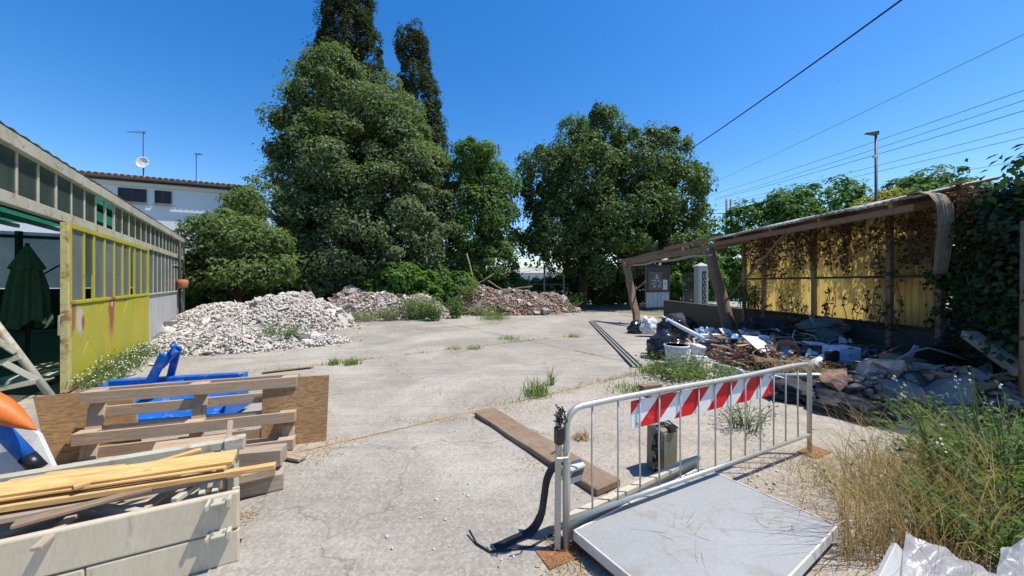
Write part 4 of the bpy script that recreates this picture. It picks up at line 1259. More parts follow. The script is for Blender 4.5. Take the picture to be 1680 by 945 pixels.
gp = [joint_blades((0.2, 2.2), 4.0, 'u', 1500, spread=0.05), joint_blades((2.2, 5.6), 4.0, 'u', 3200, spread=0.10), joint_blades((0, 4), 2.2, 'v', 400)]
v, f = blades(np.concatenate(gp), 0.04, 0.006, 0.9)
stuff_mesh('dry_grass', v, f, MAT['gr_dry'], 'dry straw coloured grass in the near slab joint', 'grass')
gp = [joint_blades((-2, 6.9), 8.05, 'u', 1100, spread=0.07), joint_blades((2.6, 6.5), 4.0, 'u', 500, spread=0.07), joint_blades((-2, 8), 12.1, 'u', 1300, spread=0.14), joint_blades((4, 12), 2.2, 'v', 300)]
v, f = blades(np.concatenate(gp), 0.075, 0.011, 0.6)
stuff_mesh('joint_weeds', v, f, MAT['gr_green'], 'thin green weeds growing in the far slab joints', 'grass')

# leaf litter and straw swept together on the concrete
lt_pts = []
for (px, py, n_, sx, sy) in ((505, 748, 140, 0.16, 0.1), (545, 722, 110, 0.2, 0.06), (400, 850, 60, 0.05, 0.07), (830, 668, 200, 0.35, 0.12), (930, 640, 200, 0.5, 0.14), (720, 688, 120, 0.4, 0.06), (1040, 660, 160, 0.6, 0.25), (960, 915, 160, 0.14, 0.08), (1180, 720, 90, 0.5, 0.2), (640, 530, 160, 1.5, 0.25), (900, 540, 160, 1.5, 0.3), (870, 762, 40, 0.1, 0.08)):
    c = G(px, py)
    for _ in range(n_): lt_pts.append((c.x + random.gauss(0, sx), c.y + random.gauss(0, sy), 0.006 + 0.004 * random.random()))
lt_pts = np.array(lt_pts); nr = RNG.normal(size=lt_pts.shape) * 0.25 + np.array([0, 0, 1])
v, f = leaf_quads(lt_pts, nr, 0.028, 0.3)
stuff_mesh('leaf_litter', v, f, MAT['gr_dry'], 'dry leaf litter and straw gathered on the concrete', 'litter')

# tufts that stand out
for (px, py, h, r, n, mk, lab) in (
        (880, 648, 0.26, 0.2, 130, 'gr_green', 'yellow green grass tuft at the slab joint left of the barrier'),
        (905, 632, 0.30, 0.06, 26, 'gr_green', 'tall thin grass stalks in the slab joint left of the barrier'),
        (548, 598, 0.16, 0.14, 110, 'gr_green', 'green weed tuft alone on the concrete, left one of a pair'),
        (577, 598, 0.17, 0.16, 120, 'gr_green', 'green weed tuft alone on the concrete, right one of a pair'),
        (778, 573, 0.12, 0.2, 90, 'gr_green', 'small low weed tuft in the middle of the yard'),
        (835, 557, 0.14, 0.35, 150, 'gr_green', 'wide low weed patch in the middle of the yard'),
        (940, 553, 0.14, 0.25, 90, 'gr_green', 'low weed patch near the metal track'),
        (745, 573, 0.12, 0.2, 70, 'gr_dry', 'dry brown weed patch in the middle of the yard'),
        (810, 524, 0.4, 0.8, 300, 'gr_green', 'yellow green grass at the foot of the brown heap'),
        (955, 720, 0.12, 0.10, 60, 'gr_dry', 'dry grass clump beside the brown plank'),
        (1040, 640, 0.12, 0.35, 200, 'gr_green', 'weedy grass along the joint behind the barrier'),
        (1068, 612, 0.18, 0.3, 180, 'gr_green', 'dense grass beside the white bucket')):
    b = G(px, py)
    q = RNG.normal(size=(n, 2)) * r * 0.45
    v, f = blades(np.concatenate([q + np.array([b.x, b.y]), np.full((n, 1), -0.01)], 1), h, 0.012 + 0.012 * h, 0.45)
    v -= np.array(b)
    o = bpy.data.objects.new('grass_tuft', np_mesh('grass_tuft', v, f, MAT[mk])); put(o, None, Matrix.Translation(b))
    tag(o, lab, 'grass tuft')
    if r >= 0.3: o['kind'] = 'stuff'

# weeds standing before the rubble
weed('weed_bush', 'dry greenish weed bush growing at the front of the pale rubble', G(463, 566), 0.62, 0.5, 60, 0.07, MAT['lf_greyweed'], per=16)
weed('weed_bush', 'tall greyish weed between the pinkish rubble and the earth heap', G(683, 524), 1.15, 0.8, 60, 0.13, MAT['lf_greyweed'], per=18)
weed('weed_bush', 'upright green weed at the right of the greyish tall weed', G(713, 526), 0.95, 0.45, 40, 0.12, MAT['lf_weed'], per=18)
weed('weed_bush', 'narrow dark green weed in front of the brown heap', G(748, 522), 1.0, 0.3, 34, 0.12, MAT['lf_mid'], per=20)
weed('weed_bush', 'spreading green weed at the right foot of the brown heap', G(868, 512), 0.8, 1.1, 60, 0.14, MAT['lf_greyweed'], per=16)
weed('weed_bush', 'green weed on top of the brown heap', P(768, 486, 18.4), 0.7, 0.6, 30, 0.13, MAT['lf_weed'], per=14)
weed('weed_bush', 'yellowish weed on the gap behind the earth heap', P(905, 480, 22.5) , 1.0, 1.2, 50, 0.15, MAT['lf_vine'], per=14)
bpy.data.objects['weed_bush.006'].location.z = 0
weed('weed_bush', 'low dry green weeds between the two pale rubble piles', G(370, 548) , 0.4, 1.0, 50, 0.08, MAT['lf_greyweed'], MAT['stem'], per=12)
weed('weed_bush', 'small green weed on the near left end of the pale rubble', G(330, 562), 0.35, 0.6, 30, 0.07, MAT['lf_greyweed'], MAT['stem'], per=12)
weed('weed_bush', 'dry yellowish weeds at the foot of the earth heap', G(795, 517), 0.6, 1.2, 60, 0.12, MAT['lf_greyweed'], MAT['stem'], per=12)
weed('weed_bush', 'pale weeds behind the right end of the earth heap', P(930, 505, 21.5).xy.to_3d(), 1.1, 1.2, 60, 0.14, MAT['lf_vine'], per=14)
for (px, py, h_, r_, lab) in ((600, 527, 0.5, 0.9, 'dry weeds in front of the pinkish rubble'), (640, 526, 0.7, 0.6, 'grey weeds at the right end of the pinkish rubble'), (830, 515, 0.6, 0.9, 'dry weeds before the middle of the earth heap'), (925, 512, 0.6, 0.9, 'weeds before the right end of the earth heap'), (730, 500, 0.9, 0.7, 'tall dry weeds left of the earth heap')):
    weed('weed_bush', lab, G(px, py), h_, r_, 50, 0.11, MAT['lf_greyweed'], MAT['stem'], per=11)
# low weeds with white flowers beside the yellow door
for i in range(9):
    t_ = i / 8
    b = W(-0.1 + 3.2 * t_, 0, 0.34 + 0.12 * math.sin(i * 2.1))
    weed('flowering_weed', 'low white flowering weed in the strip at the foot of the yellow door', b, 0.26 + 0.1 * (i % 3) / 2, 0.34, 26, 0.045, MAT['lf_weed'], per=13, group='weeds at the foot of the yellow door', florets=2)
for i, (s_, o_, sc) in enumerate(((0.7, 0.5, 0.22), (0.25, 0.62, 0.16), (1.5, 0.75, 0.14))):
    o = bpy.data.objects.new('stone', CHUNKS['white_chunk'][i]); p = W(s_, 0.03, o_)
    put(o, None, Matrix.Translation(p) @ Matrix.Diagonal((sc * 1.6, sc, sc * 0.6, 1)))
    tag(o, 'pale stone lying in the weeds by the yellow door', 'stone', 'stones by the yellow door')

# ------------------------------------------------------------------ foreground left: boards, pallet, blade
# cream drop-side panels
A = Vector((-1.568, 2.10, 0)); D = Vector((-0.885, -0.466, 0)); NF = Vector((0.466, -0.885, 0))
side = thing('dropside_panel', A, 'cream painted steel trailer side panels standing upright in the left foreground', 'trailer side')
RD = Matrix((D, NF, Vector((0, 0, 1)))).transposed()
def sbox(name, a0, a1, z0, z1, o0, o1, mat, par=None, bevel=0.004, seg=2):
    mb = MB(); c = A + D * (a0 + a1) / 2 + NF * (o0 + o1) / 2; c.z = (z0 + z1) / 2
    mb.box(c, (a1 - a0, abs(o1 - o0), z1 - z0), RD)
    return mb.build(name, mat, par or side, bevel=bevel, seg=seg)
up_ = sbox('upper_board', 0.0, 2.4, 0.19, 0.405, -0.04, 0, MAT['cream'], bevel=0.012)
sbox('lower_board', 0.0, 0.62, 0.0, 0.184, -0.036, -0.003, MAT['cream'], bevel=0.008)
sbox('lower_board', 0.624, 2.4, 0.0, 0.182, -0.036, -0.002, MAT['cream'], bevel=0.008)
sbox('end_post', 0.004, 0.04, 0.0, 0.41, -0.055, -0.041, MAT['cream'])
for z in (0.385, 0.205):
    lt = sbox('latch', 0.055, 0.115, z - 0.004, z + 0.006, -0.05, 0.07, MAT['white_rust'], bevel=0.002)
    for a in (0.06, 0.11):
        mb = MB(); c = A + D * a + NF * 0.045; mb.tube([c + Vector((0, 0, z - 0.005)), c + Vector((0, 0, z + 0.02))], 0.006, 6); mb.build('bolt', MAT['galv'], lt)
    sbox('hook', 0.03, 0.05, z - 0.035, z + 0.01, 0.0, 0.05, MAT['white_rust'], lt, 0.002)
    sbox('hook', 0.125, 0.14, z - 0.02, z + 0.008, 0.0, 0.075, MAT['white_rust'], lt, 0.002)
# white beam behind and the braces between
BB = Vector((-1.95, 2.64, 0.455))
t = thing('trestle', (BB.x, BB.y, 0), 'white painted steel trestle with braces behind the cream panels', 'trestle')
mb = MB(); mb.bar(BB, BB + D * 2.6, 0.06, 0.06); mb.build('beam', MAT['white_rust'], t, bevel=0.006)
mb = MB(); mb.bar(BB - D * 0.02 , BB + D * 0.1, 0.09, 0.085); mb.build('end_cap', MAT['white_rust'], t, bevel=0.008)
for i, (a0, a1, z) in enumerate(((0.30, 0.12, 0.40), (0.42, 0.95, 0.37), (1.15, 0.62, 0.36), (1.3, 1.9, 0.36))):
    p0 = A + D * a0 - NF * 0.06; p0.z = z
    p1 = A + D * a1 - NF * 0.5; p1.z = z - 0.02
    mb = MB(); mb.bar(p0, p1, 0.035, 0.03); mb.build('brace', MAT['white_rust'], t, bevel=0.004)
for i, a in enumerate((0.13, 0.19)):
    mb = MB(); p = A + D * a - NF * 0.1; mb.bar(p + Vector((0, 0, 0.38)), p - NF * 0.14 + Vector((0, 0, 0.47)), 0.03, 0.03); mb.build('strut', MAT['white_rust'], t, bevel=0.003)
for a in (0.05, 2.3):
    mb = MB(); p = BB + D * a; mb.bar((p.x, p.y, 0), (p.x, p.y, 0.43), 0.05, 0.05); mb.build('leg', MAT['white_rust'], t, bevel=0.004)
# yellow and grey boards lying across
def lying(px0, py0, px1, py1, z, w, th, mat, label, ext=0.8, roll=0.0, name='board', ragged=0.0, z2=None):
    p0 = G(px0, py0, z); p1 = G(px1, py1, z if z2 is None else z2)
    d = (p0 - p1).normalized()
    n_ = d.cross(Vector((0, 0, 1))).normalized()
    up = Vector((0, 0, 1)) + n_ * roll
    o = plank(name, p1, p0 + d * ext, w, th, mat, up=up, ragged=ragged)
    return tag(o, label, 'board')
lying(0, 806, 386, 750, 0.54, 0.10, 0.032, MAT['pine'], 'thick fresh yellow pine board on top of the cream panels', roll=-0.35)
lying(70, 782, 200, 768, 0.515, 0.07, 0.02, MAT['pine'], 'short yellow pine slat behind the thick pine board', ext=0.0, ragged=0.25)
lying(0, 818, 372, 764, 0.515, 0.05, 0.014, MAT['pine'], 'split yellow pine slat lying against the front of the thick pine board', ragged=0.35)
lying(0, 834, 452, 764, 0.475, 0.045, 0.03, MAT['pine'], 'long thin yellow pine batten under the thick pine board', ragged=0.2)
lying(0, 822, 300, 775, 0.48, 0.04, 0.024, MAT['pine'], 'narrow yellow pine offcut beside the thick pine board', ragged=0.3)
lying(0, 852, 398, 774, 0.43, 0.09, 0.028, MAT['greywood'], 'grey weathered board under the yellow pine boards', roll=0.1, ragged=0.1)
lying(40, 872, 330, 812, 0.30, 0.16, 0.03, MAT['greywood'], 'dark grey board lying low inside the steel frame', ragged=0.1)
lying(60, 842, 360, 792, 0.24, 0.14, 0.03, MAT['greywood'], 'second grey board lying low inside the steel frame', ragged=0.1)
for i, (px0, py0, px1, py1, z, w, th, mk, lab) in enumerate((
        (120, 800, 330, 738, 0.53, 0.035, 0.02, 'pine', 'thin pine lath lying skew across the yellow boards'),
        (20, 862, 250, 800, 0.45, 0.06, 0.018, 'brownwood', 'thin brown slat lying skew in front of the yellow boards'),
        (60, 900, 160, 812, 0.38, 0.045, 0.02, 'greywood', 'short grey stick crossing the frame at the left edge'),
        (210, 850, 300, 790, 0.36, 0.05, 0.02, 'pallet', 'short broken slat inside the frame behind the cream panel'),
        (10, 790, 140, 772, 0.49, 0.06, 0.015, 'pallet', 'pale broken slat behind the yellow boards'))):
    tag(plank('slat', G(px0, py0, z), G(px1, py1, z + 0.01), w, th, MAT[mk], ragged=0.3, warp=0.012), lab, 'slat')
# timber stack at the right of the boards
for i, (px0, py0, px1, py1, z, w, th, lab) in enumerate((
        (330, 812, 466, 782, 0.065, 0.16, 0.12, 'grey timber at the bottom of the small stack beside the cream panel'),
        (300, 760, 466, 745, 0.225, 0.13, 0.12, 'grey timber on top of the small stack beside the cream panel'),
        (310, 805, 452, 772, 0.17, 0.05, 0.06, 'narrow grey batten in front of the small timber stack'),
        (320, 720, 497, 752, 0.03, 0.1, 0.025, 'thin grey board end poking out under the timber stack'))):
    p0 = G(px0, py0, z); p1 = G(px1, py1, z)
    tag(plank('timber', p0, p1, w, th, MAT['greywood'], ragged=0.08), lab, 'timber')

# pallet on its side
PR = Vector((-2.09, 3.49, 0)); PL = Vector((-3.62, 2.95, 0)); pd = (PL - PR).normalized(); plen = (PL - PR).length
pn = Vector((-pd.y, pd.x, 0));
if pn.y > 0: pn = -pn                     # towards the camera
pal = thing('pallet', (PR + PL) / 2, 'weathered wooden pallet standing on its long side', 'pallet')
PH = 0.67; PT = 0.145; tilt = 0.28
def pp(a, z, o):
    p = PR + pd * a + pn * (o + (-tilt) * z)
    return Vector((p.x, p.y, z))
for z in (PH - 0.055, PH / 2 - 0.04, 0.055):           # near runners
    plank('runner', pp(0, z, 0.0), pp(plen, z, 0.0), 0.022, 0.1, MAT['pallet'], pal)
for a in (0.07, plen / 2, plen - 0.07):
    for z in (PH - 0.055, PH / 2 - 0.04, 0.055):
        plank('block', pp(a - 0.07, z, -0.055), pp(a + 0.07, z, -0.055), 0.085, 0.098, MAT['pallet'], pal)
    plank('stringer', pp(a, 0.005, -0.11), pp(a, PH, -0.11), 0.022, 0.11, MAT['pallet'], pal, up=pd)
for z in (PH - 0.05, PH - 0.21, PH - 0.37, PH - 0.53, 0.05):
    plank('deck_board', pp(0, z, -0.134), pp(plen, z, -0.134), 0.021, 0.095, MAT['pallet'], pal)
# board leaning on the pallet front
o = plank('leaning_board', G(248, 744, 0.30) + Vector((0, 0, 0)), G(372, 728, 0.30), 0.17, 0.03, MAT['pallet'], up=(0.2, -0.9, 1.2))
tag(o, 'pale wide board leaning flat against the front of the pallet', 'board')
o = plank('leaning_board', P(378, 690, 2.86), P(372, 752, 2.72), 0.03, 0.03, MAT['pallet'], up=(0.2, -0.9, 0.3))
tag(o, 'short upright stick leaning on the pallet front', 'stick')
# strand boards
def sheet(name, pts, th, mat, label, cat):
    mb = MB(); mb.poly(pts, th)
    c = sum((Vector(p) for p in pts), Vector()) / len(pts); c.z = min(p[2] for p in pts)
    o = mb.build(name, mat, origin=c, bevel=0.002)
    return tag(o, label, cat)
q0 = Vector((-1.88, 3.70, 0.0)); q1 = Vector((-2.42, 3.52, 0.0))
sheet('strand_board', [q0, q1, q1 + Vector((-0.02, 0.06, 0.66)), q0 + Vector((0.0, 0.06, 0.652))], 0.018, MAT['osb'], 'brown strand board standing behind the right end of the pallet', 'board')
q0 = Vector((-3.45, 3.42, 0.0)); q1 = Vector((-4.0, 3.16, 0.0))
sheet('strand_board', [q0, q1, q1 + Vector((-0.18, 0.03, 0.605)), q0 + Vector((-0.14, 0.03, 0.615))], 0.018, MAT['osb'], 'brown strand board standing behind the left end of the pallet', 'board')
o = plank('wood_strip', P(432, 612, 3.95), P(512, 603, 3.9), 0.05, 0.02, MAT['barkwood'], ragged=0.2); tag(o, 'thin reddish wood strip on top edge behind the right strand board', 'board')
o = plank('wood_strip', P(478, 618, 3.8), P(440, 619, 3.78), 0.03, 0.03, MAT['barkwood']); tag(o, 'short wood strip behind the right strand board', 'board')

# blue levelling blade
bl = thing('levelling_blade', G(290, 690) , 'bright blue tractor levelling blade with hitch mast behind the pallet', 'implement')
bY = 4.35
e0 = P(182, 640, bY); e1 = P(404, 622, bY + 0.25); e0.z = 0.40; e1.z = 0.43
ex = (e1 - e0).normalized(); en = Vector((ex.y, -ex.x, 0)).normalized()
mb = MB(); mb.bar(e0, e1, 0.1, 0.09); mb.build('beam', MAT['bluepaint'], bl, bevel=0.008)
mb = MB()
def bcurve(a, b):
    ang = -0.5 + 1.9 * b
    p = e0.lerp(e1, a) + en * (0.1 + 0.16 * math.sin(ang) - 0.12) ; p.z = 0.36 - 0.36 * b
    return p + en * (0.35 * b * b)
mb.grid(bcurve, 10, 8); mb.build('mouldboard', MAT['bluepaint'], bl, smooth=True, solid=0.012)
mb = MB(); mb.bar(e0 + en * 0.45 - Vector((0, 0, .36)), e1 + en * 0.45 - Vector((0, 0, .36)), 0.015, 0.1); mb.build('cutting_edge', MAT['bluepaint'], bl)
for p in (e0, e1):
    mb = MB(); mb.poly([p + en * 0.0 + Vector((0, 0, 0.05)), p + en * 0.35 - Vector((0, 0, 0.05)), p + en * 0.5 - Vector((0, 0, 0.38)), p - en * 0.05 - Vector((0, 0, 0.38))], 0.012, ex); mb.build('end_plate', MAT['bluepaint'], bl)
mc = e0.lerp(e1, 0.42)
a0 = P(240, 640, bY - 0.1); a1 = P(270, 581, bY - 0.05); a2 = P(286, 566, bY); a3 = P(276, 632, bY + 0.25)
mb = MB(); mb.bar(a0, a1, 0.05, 0.09, (1, 0, 0)); mb.build('mast_bar', MAT['bluepaint'], bl, bevel=0.006)
mb = MB(); mb.bar(a3, a2 + Vector((0, 0.05, -0.02)), 0.03, 0.08, (1, 0, 0)); mb.build('mast_bar', MAT['bluepaint'], bl, bevel=0.006)
mb = MB(); mb.bar(P(262, 602, bY), P(288, 574, bY + 0.02), 0.05, 0.08, (1, 0, 0)); mb.build('mast_bar', MAT['bluepaint'], bl, bevel=0.006)
for dy in (-0.03, 0.05):
    mb = MB(); mb.bar(P(283, 582, bY + dy), P(285, 560, bY + dy), 0.014, 0.05, (0, 1, 0)); mb.build('clevis', MAT['bluepaint'], bl, bevel=0.004)
mb = MB(); mb.tube([P(284, 566, bY - 0.07), P(284, 566, bY + 0.1)], 0.013, 8); mb.build('pin', MAT['galv'], bl)
mb = MB(); mb.bar(P(250, 634, bY - 0.12), P(300, 628, bY - 0.1), 0.05, 0.07); mb.build('cross_bar', MAT['bluepaint'], bl, bevel=0.005)

# white truss leaning at the left edge
t = thing('truss_beam', P(0, 660, 3.1).xy.to_3d(), 'white steel lattice truss leaning at the left edge', 'truss')
c0 = P(-70, 450, 3.4); c1 = P(82, 648, 3.75); c2 = P(-110, 520, 3.3); c3 = P(-10, 660, 3.5)
dd = (c1 - c0).normalized()
c1 = c1 + dd * 0.35; c3 = c3 + dd * 0.3
mb = MB(); mb.tube([c0, c1], 0.033, 10); mb.build('chord', MAT['white_rust'], t, smooth=True)
mb = MB(); mb.tube([c2, c3], 0.035, 10); mb.build('chord', MAT['white_rust'], t, smooth=True)
for p0, p1 in ((P(-25, 603, 3.48), P(34, 585, 3.6)), (P(8, 596, 3.5), P(60, 624, 3.68)), (P(-25, 545, 3.4), P(25, 578, 3.58)), (P(-12, 640, 3.5), P(58, 626, 3.66))):
    mb = MB(); mb.bar(p0, p1, 0.03, 0.05); mb.build('lattice_bar', MAT['white_rust'], t, bevel=0.003)
# pale panels, blue tube and orange cone at the left edge
sheet('wall_panel', [P(-40, 640, 2.7), P(62, 712, 2.65), P(88, 768, 2.6), P(40, 772, 2.55), P(-60, 700, 2.6)], 0.03, MAT['whitegrey'], 'pale grey broken panel leaning beside the left strand board', 'panel')
sheet('wall_panel', [P(-60, 690, 2.45), P(8, 722, 2.45), P(48, 778, 2.42), P(-20, 800, 2.4), P(-90, 780, 2.4)], 0.03, MAT['whiteplastic'], 'white panel leaning under the blue tube', 'panel')
t = thing('blue_tube', G(60, 800), 'bright blue plastic tube with black end leaning at the left edge', 'tube')
b0 = P(-60, 640, 2.35); b1 = P(55, 760, 2.42); dd = (b1 - b0).normalized()
mb = MB(); mb.tube([b0, b1 - dd * 0.06], 0.042, 14); mb.build('tube', MAT['bluepipe'], t, smooth=True)
mb = MB(); mb.tube([b1 - dd * 0.06, b1 + dd * 0.05], 0.044, 14); mb.build('end_cap', MAT['black'], t, smooth=True)
t = thing('orange_cone', P(0, 700, 2.3).xy.to_3d(), 'orange pointed plastic cap lying above the blue tube at the left edge', 'cone')
p0 = P(-60, 640, 2.3); p1 = P(60, 706, 2.36)
mb = MB(); mb.tube([p0, p0.lerp(p1, 0.45), p0.lerp(p1, 0.6), p0.lerp(p1, 0.8), p0.lerp(p1, 0.95), p1], [0.075, 0.075, 0.066, 0.04, 0.012, 0.003], 18); mb.build('cap', MAT['orange'], t, smooth=True)

# ------------------------------------------------------------------ barrier and scale in the right foreground
BL = Vector((0.325, 2.18, 0)); BR = Vector((2.778, 3.416, 0)); bd = (BR - BL).normalized(); blen = (BR - BL).length
bnm = Vector((bd.y, -bd.x, 0))            # towards the camera
def bp(a, z, o=0.0):
    p = BL + bd * a + bnm * o
    return Vector((p.x, p.y, z))
bar_ = thing('crowd_barrier', (BL + BR) / 2, 'galvanised crowd barrier with red and white striped board', 'barrier')
TH = 0.85
path = [bp(0, 0.0), bp(0, 0.4), bp(0, TH - 0.11)] + [bp(0.11 - 0.11 * math.cos(q), TH - 0.11 + 0.11 * math.sin(q)) for q in (0.35, 0.8, 1.2, 1.571)]
path += [bp(blen * k / 8, TH + 0.006 * math.sin(k)) for k in range(1, 8)]
path += [bp(blen - 0.09 + 0.09 * math.sin(q), TH - 0.09 + 0.09 * math.cos(q)) for q in (0, 0.4, 0.8, 1.2, 1.571)] + [bp(blen, 0.5), bp(blen, 0.0)]
mb = MB(); mb.tube(path, 0.0195, 14); mb.build('frame_tube', MAT['galv'], bar_, smooth=True)
mb = MB(); mb.tube([bp(0.0, 0.185), bp(blen / 2, 0.18), bp(blen, 0.185)], 0.0175, 12); mb.build('lower_rail', MAT['galv'], bar_, smooth=True)
nb = 14
for i in range(1, nb):
    a = blen * i / nb + random.uniform(-0.01, 0.01)
    mb = MB(); mb.tube([bp(a, 0.19), bp(a + random.uniform(-0.006, 0.006), 0.5), bp(a + random.uniform(-0.004, 0.004), TH - 0.01)], 0.0062, 8); mb.build('bar', MAT['galv'], bar_, smooth=True)
for a in (0.0, blen):
    mb = MB(); R = Matrix((bnm, bd, Vector((0, 0, 1)))).transposed(); mb.box(bp(a, 0.006) - bd * (0.03 if a == 0 else -0.08), (0.16, 0.28, 0.008), R); mb.build('foot_plate', MAT['rust'], bar_, bevel=0.002)
m_, nt, b_ = newmat('red and white striped board')
tc = nt.nodes.new('ShaderNodeTexCoord'); sep = nt.nodes.new('ShaderNodeSeparateXYZ'); nt.links.new(tc.outputs['Object'], sep.inputs[0])
ma = nt.nodes.new('ShaderNodeMath'); ma.operation = 'MULTIPLY_ADD'; nt.links.new(sep.outputs['Z'], ma.inputs[0]); ma.inputs[1].default_value = -1.1; nt.links.new(sep.outputs['X'], ma.inputs[2])
mm = nt.nodes.new('ShaderNodeMath'); mm.operation = 'MULTIPLY_ADD'; nt.links.new(ma.outputs[0], mm.inputs[0]); mm.inputs[1].default_value = 1 / 0.355; mm.inputs[2].default_value = 10.33
fr = nt.nodes.new('ShaderNodeMath'); fr.operation = 'FRACT'; nt.links.new(mm.outputs[0], fr.inputs[0])
st = nt.nodes.new('ShaderNodeMath'); st.operation = 'GREATER_THAN'; nt.links.new(fr.outputs[0], st.inputs[0]); st.inputs[1].default_value = 0.46
vv = coords(nt)
wear = tex(nt, vv, 9, 6, 0.7)
cr = mixc(nt, st.outputs[0], (0.74, 0.75, 0.74), (0.66, 0.012, 0.02))
cr = mixc(nt, ramp(nt, wear, [(0.62, 0.0), (0.75, 0.35)]), cr, (0.45, 0.4, 0.36))
nt.links.new(cr, b_.inputs['Base Color']); b_.inputs['Roughness'].default_value = 0.4
MAT['stripes'] = m_
sb0 = 0.193 * blen; sb1 = 0.79 * blen
mb = MB(); R = Matrix((bd, -bnm, Vector((0, 0, 1)))).transposed()
# own frame so the stripes run along the board
me_o = MB(); me_o.box((0, 0, 0), (sb1 - sb0, 0.006, 0.185))
ob = me_o.build('warning_board', MAT['stripes'], None, bevel=0.001)
WM.pop(ob.name, None)
put(ob, bar_, Matrix.Translation(bp((sb0 + sb1) / 2, 0.72, -0.016)) @ R.to_4x4())
for a in (sb0 + 0.05, sb1 - 0.05):
    for z in (0.655, 0.79):
        mb = MB(); mb.tube([bp(a, z, -0.014), bp(a, z, -0.005)], 0.007, 8); mb.build('rivet', MAT['galv'], bar_)
# box, clip and wires tied to the left post
jb = thing('junction_box', bp(-0.04, 0.64), 'small black box with loose wires tied to the left post of the barrier', 'box')
mb = MB(); mb.box(bp(-0.055, 0.70), (0.045, 0.045, 0.1), R); mb.build('case', MAT['black'], jb, bevel=0.005)
mb = MB(); mb.bar(bp(-0.045, 0.02, -0.03), bp(-0.035, 0.84, -0.03), 0.035, 0.035); mb.build('stake', MAT['cream'], jb, bevel=0.003)
for i in range(7):
    q = [bp(-0.05 + random.uniform(-0.03, 0.04), 0.76 + 0.025 * k + random.uniform(-0.015, 0.02), random.uniform(-0.05, 0.05)) for k in range(5)]
    mb = MB(); mb.tube(q, 0.0042, 5); mb.build('wire', MAT['cable'], jb, smooth=True)
mb = MB(); mb.tube([bp(-0.09, 0.585, 0.03), bp(-0.02, 0.58, 0.04), bp(0.03, 0.592, 0.0), bp(-0.02, 0.59, -0.05), bp(-0.09, 0.585, -0.03)], 0.006, 6); mb.build('clip', MAT['galv'], jb)

# platform scale
sp1 = Vector((0.364, 2.187, 0)); sp2 = Vector((1.524, 2.95, 0)); sp3 = Vector((1.90, 2.215, 0))
sa = (sp2 - sp1).normalized(); sl = (sp2 - sp1).length; sbv = Vector((sa.y, -sa.x, 0)); sw = 0.86
RS = Matrix((sa, -sbv, Vector((0, 0, 1)))).transposed()
scl = thing('platform_scale', sp1 + sa * sl / 2 + sbv * sw / 2, 'grey steel platform scale lying under the barrier', 'scale')
def sc(a, b, z):
    p = sp1 + sa * a + sbv * b
    return Vector((p.x, p.y, z))
def scbox(name, a0, a1, b0, b1, z0, z1, mat, par=None, bevel=0.003):
    mb = MB(); mb.box(sc((a0 + a1) / 2, (b0 + b1) / 2, (z0 + z1) / 2), (a1 - a0, b1 - b0, z1 - z0), RS)
    return mb.build(name, mat, par or scl, bevel=bevel)
scbox('platform', 0.012, sl - 0.012, 0.012, sw - 0.012, 0.085, 0.118, MAT['plate'])
scbox('rim', 0, sl, 0, 0.0115, 0.06, 0.124, MAT['plate_rim'])
scbox('rim', 0, sl, sw - 0.0115, sw, 0.06, 0.124, MAT['plate_rim'])
scbox('rim', 0, 0.0115, 0.012, sw - 0.012, 0.06, 0.1235, MAT['plate_rim'])
scbox('rim', sl - 0.0115, sl, 0.012, sw - 0.012, 0.06, 0.1235, MAT['plate_rim'])
scbox('base_frame', 0.03, sl - 0.03, 0.03, sw - 0.03, 0.02, 0.084, MAT['rust'])
scbox('backing_lip', -0.02, sl + 0.0, -0.05, -0.028, 0.03, 0.20, MAT['cream'])
scbox('backing_lip', -0.02, sl + 0.0, -0.028, -0.003, 0.165, 0.198, MAT['cream'])
for a in (0.1, sl - 0.1):
    for b in (0.1, sw - 0.1):
        mb = MB(); mb.tube([sc(a, b, 0), sc(a, b, 0.03)], 0.03, 10); mb.build('foot', MAT['black'], scl)
# column with read-out
c0 = sc(0.03, -0.09, 0)
mb = MB(); mb.bar(c0, c0 + Vector((0, 0, 0.5)), 0.045, 0.045); mb.build('column', MAT['cream'], scl, bevel=0.004)
hd_ = c0 + Vector((0.05, 0.04, 0.40))
mb = MB(); R2 = Euler((0.35, 0, 0.55)).to_matrix(); mb.box(hd_, (0.13, 0.06, 0.13), R2); rd = mb.build('readout', MAT['whitegrey'], scl, bevel=0.008)
mb = MB(); mb.box(hd_ + R2 @ Vector((0, -0.032, 0.02)), (0.09, 0.004, 0.04), R2); mb.build('display', MAT['black'], rd)
# black rubber strip curving from the column to the ground
mb = MB()
strip = [c0 + Vector(q) for q in ((-0.02, 0.03, 0.47), (-0.07, 0.04, 0.45), (-0.12, 0.04, 0.36), (-0.14, 0.04, 0.24), (-0.16, 0.05, 0.12), (-0.22, 0.04, 0.03), (-0.34, -0.02, 0.012), (-0.44, -0.08, 0.008))]
def sfun(a, b):
    q = a * (len(strip) - 1); i = min(int(q), len(strip) - 2); f_ = q - i
    g = lambda k: strip[max(0, min(len(strip) - 1, k))]
    p = 0.5 * (2 * g(i) + (g(i + 1) - g(i - 1)) * f_ + (2 * g(i - 1) - 5 * g(i) + 4 * g(i + 1) - g(i + 2)) * f_ ** 2 + (3 * g(i) - g(i - 1) - 3 * g(i + 1) + g(i + 2)) * f_ ** 3)
    return p + Vector((0.35, -0.75, 0.12 if a < 0.6 else 0.0)).normalized() * (b - 0.5) * 0.07
mb.grid(sfun, 40, 2)
o = mb.build('rubber_strip', MAT['blackmatt'], origin=(c0.x, c0.y, 0), smooth=True, solid=0.008)
tag(o, 'black rubber strip curving from the scale column down to the concrete', 'strip')
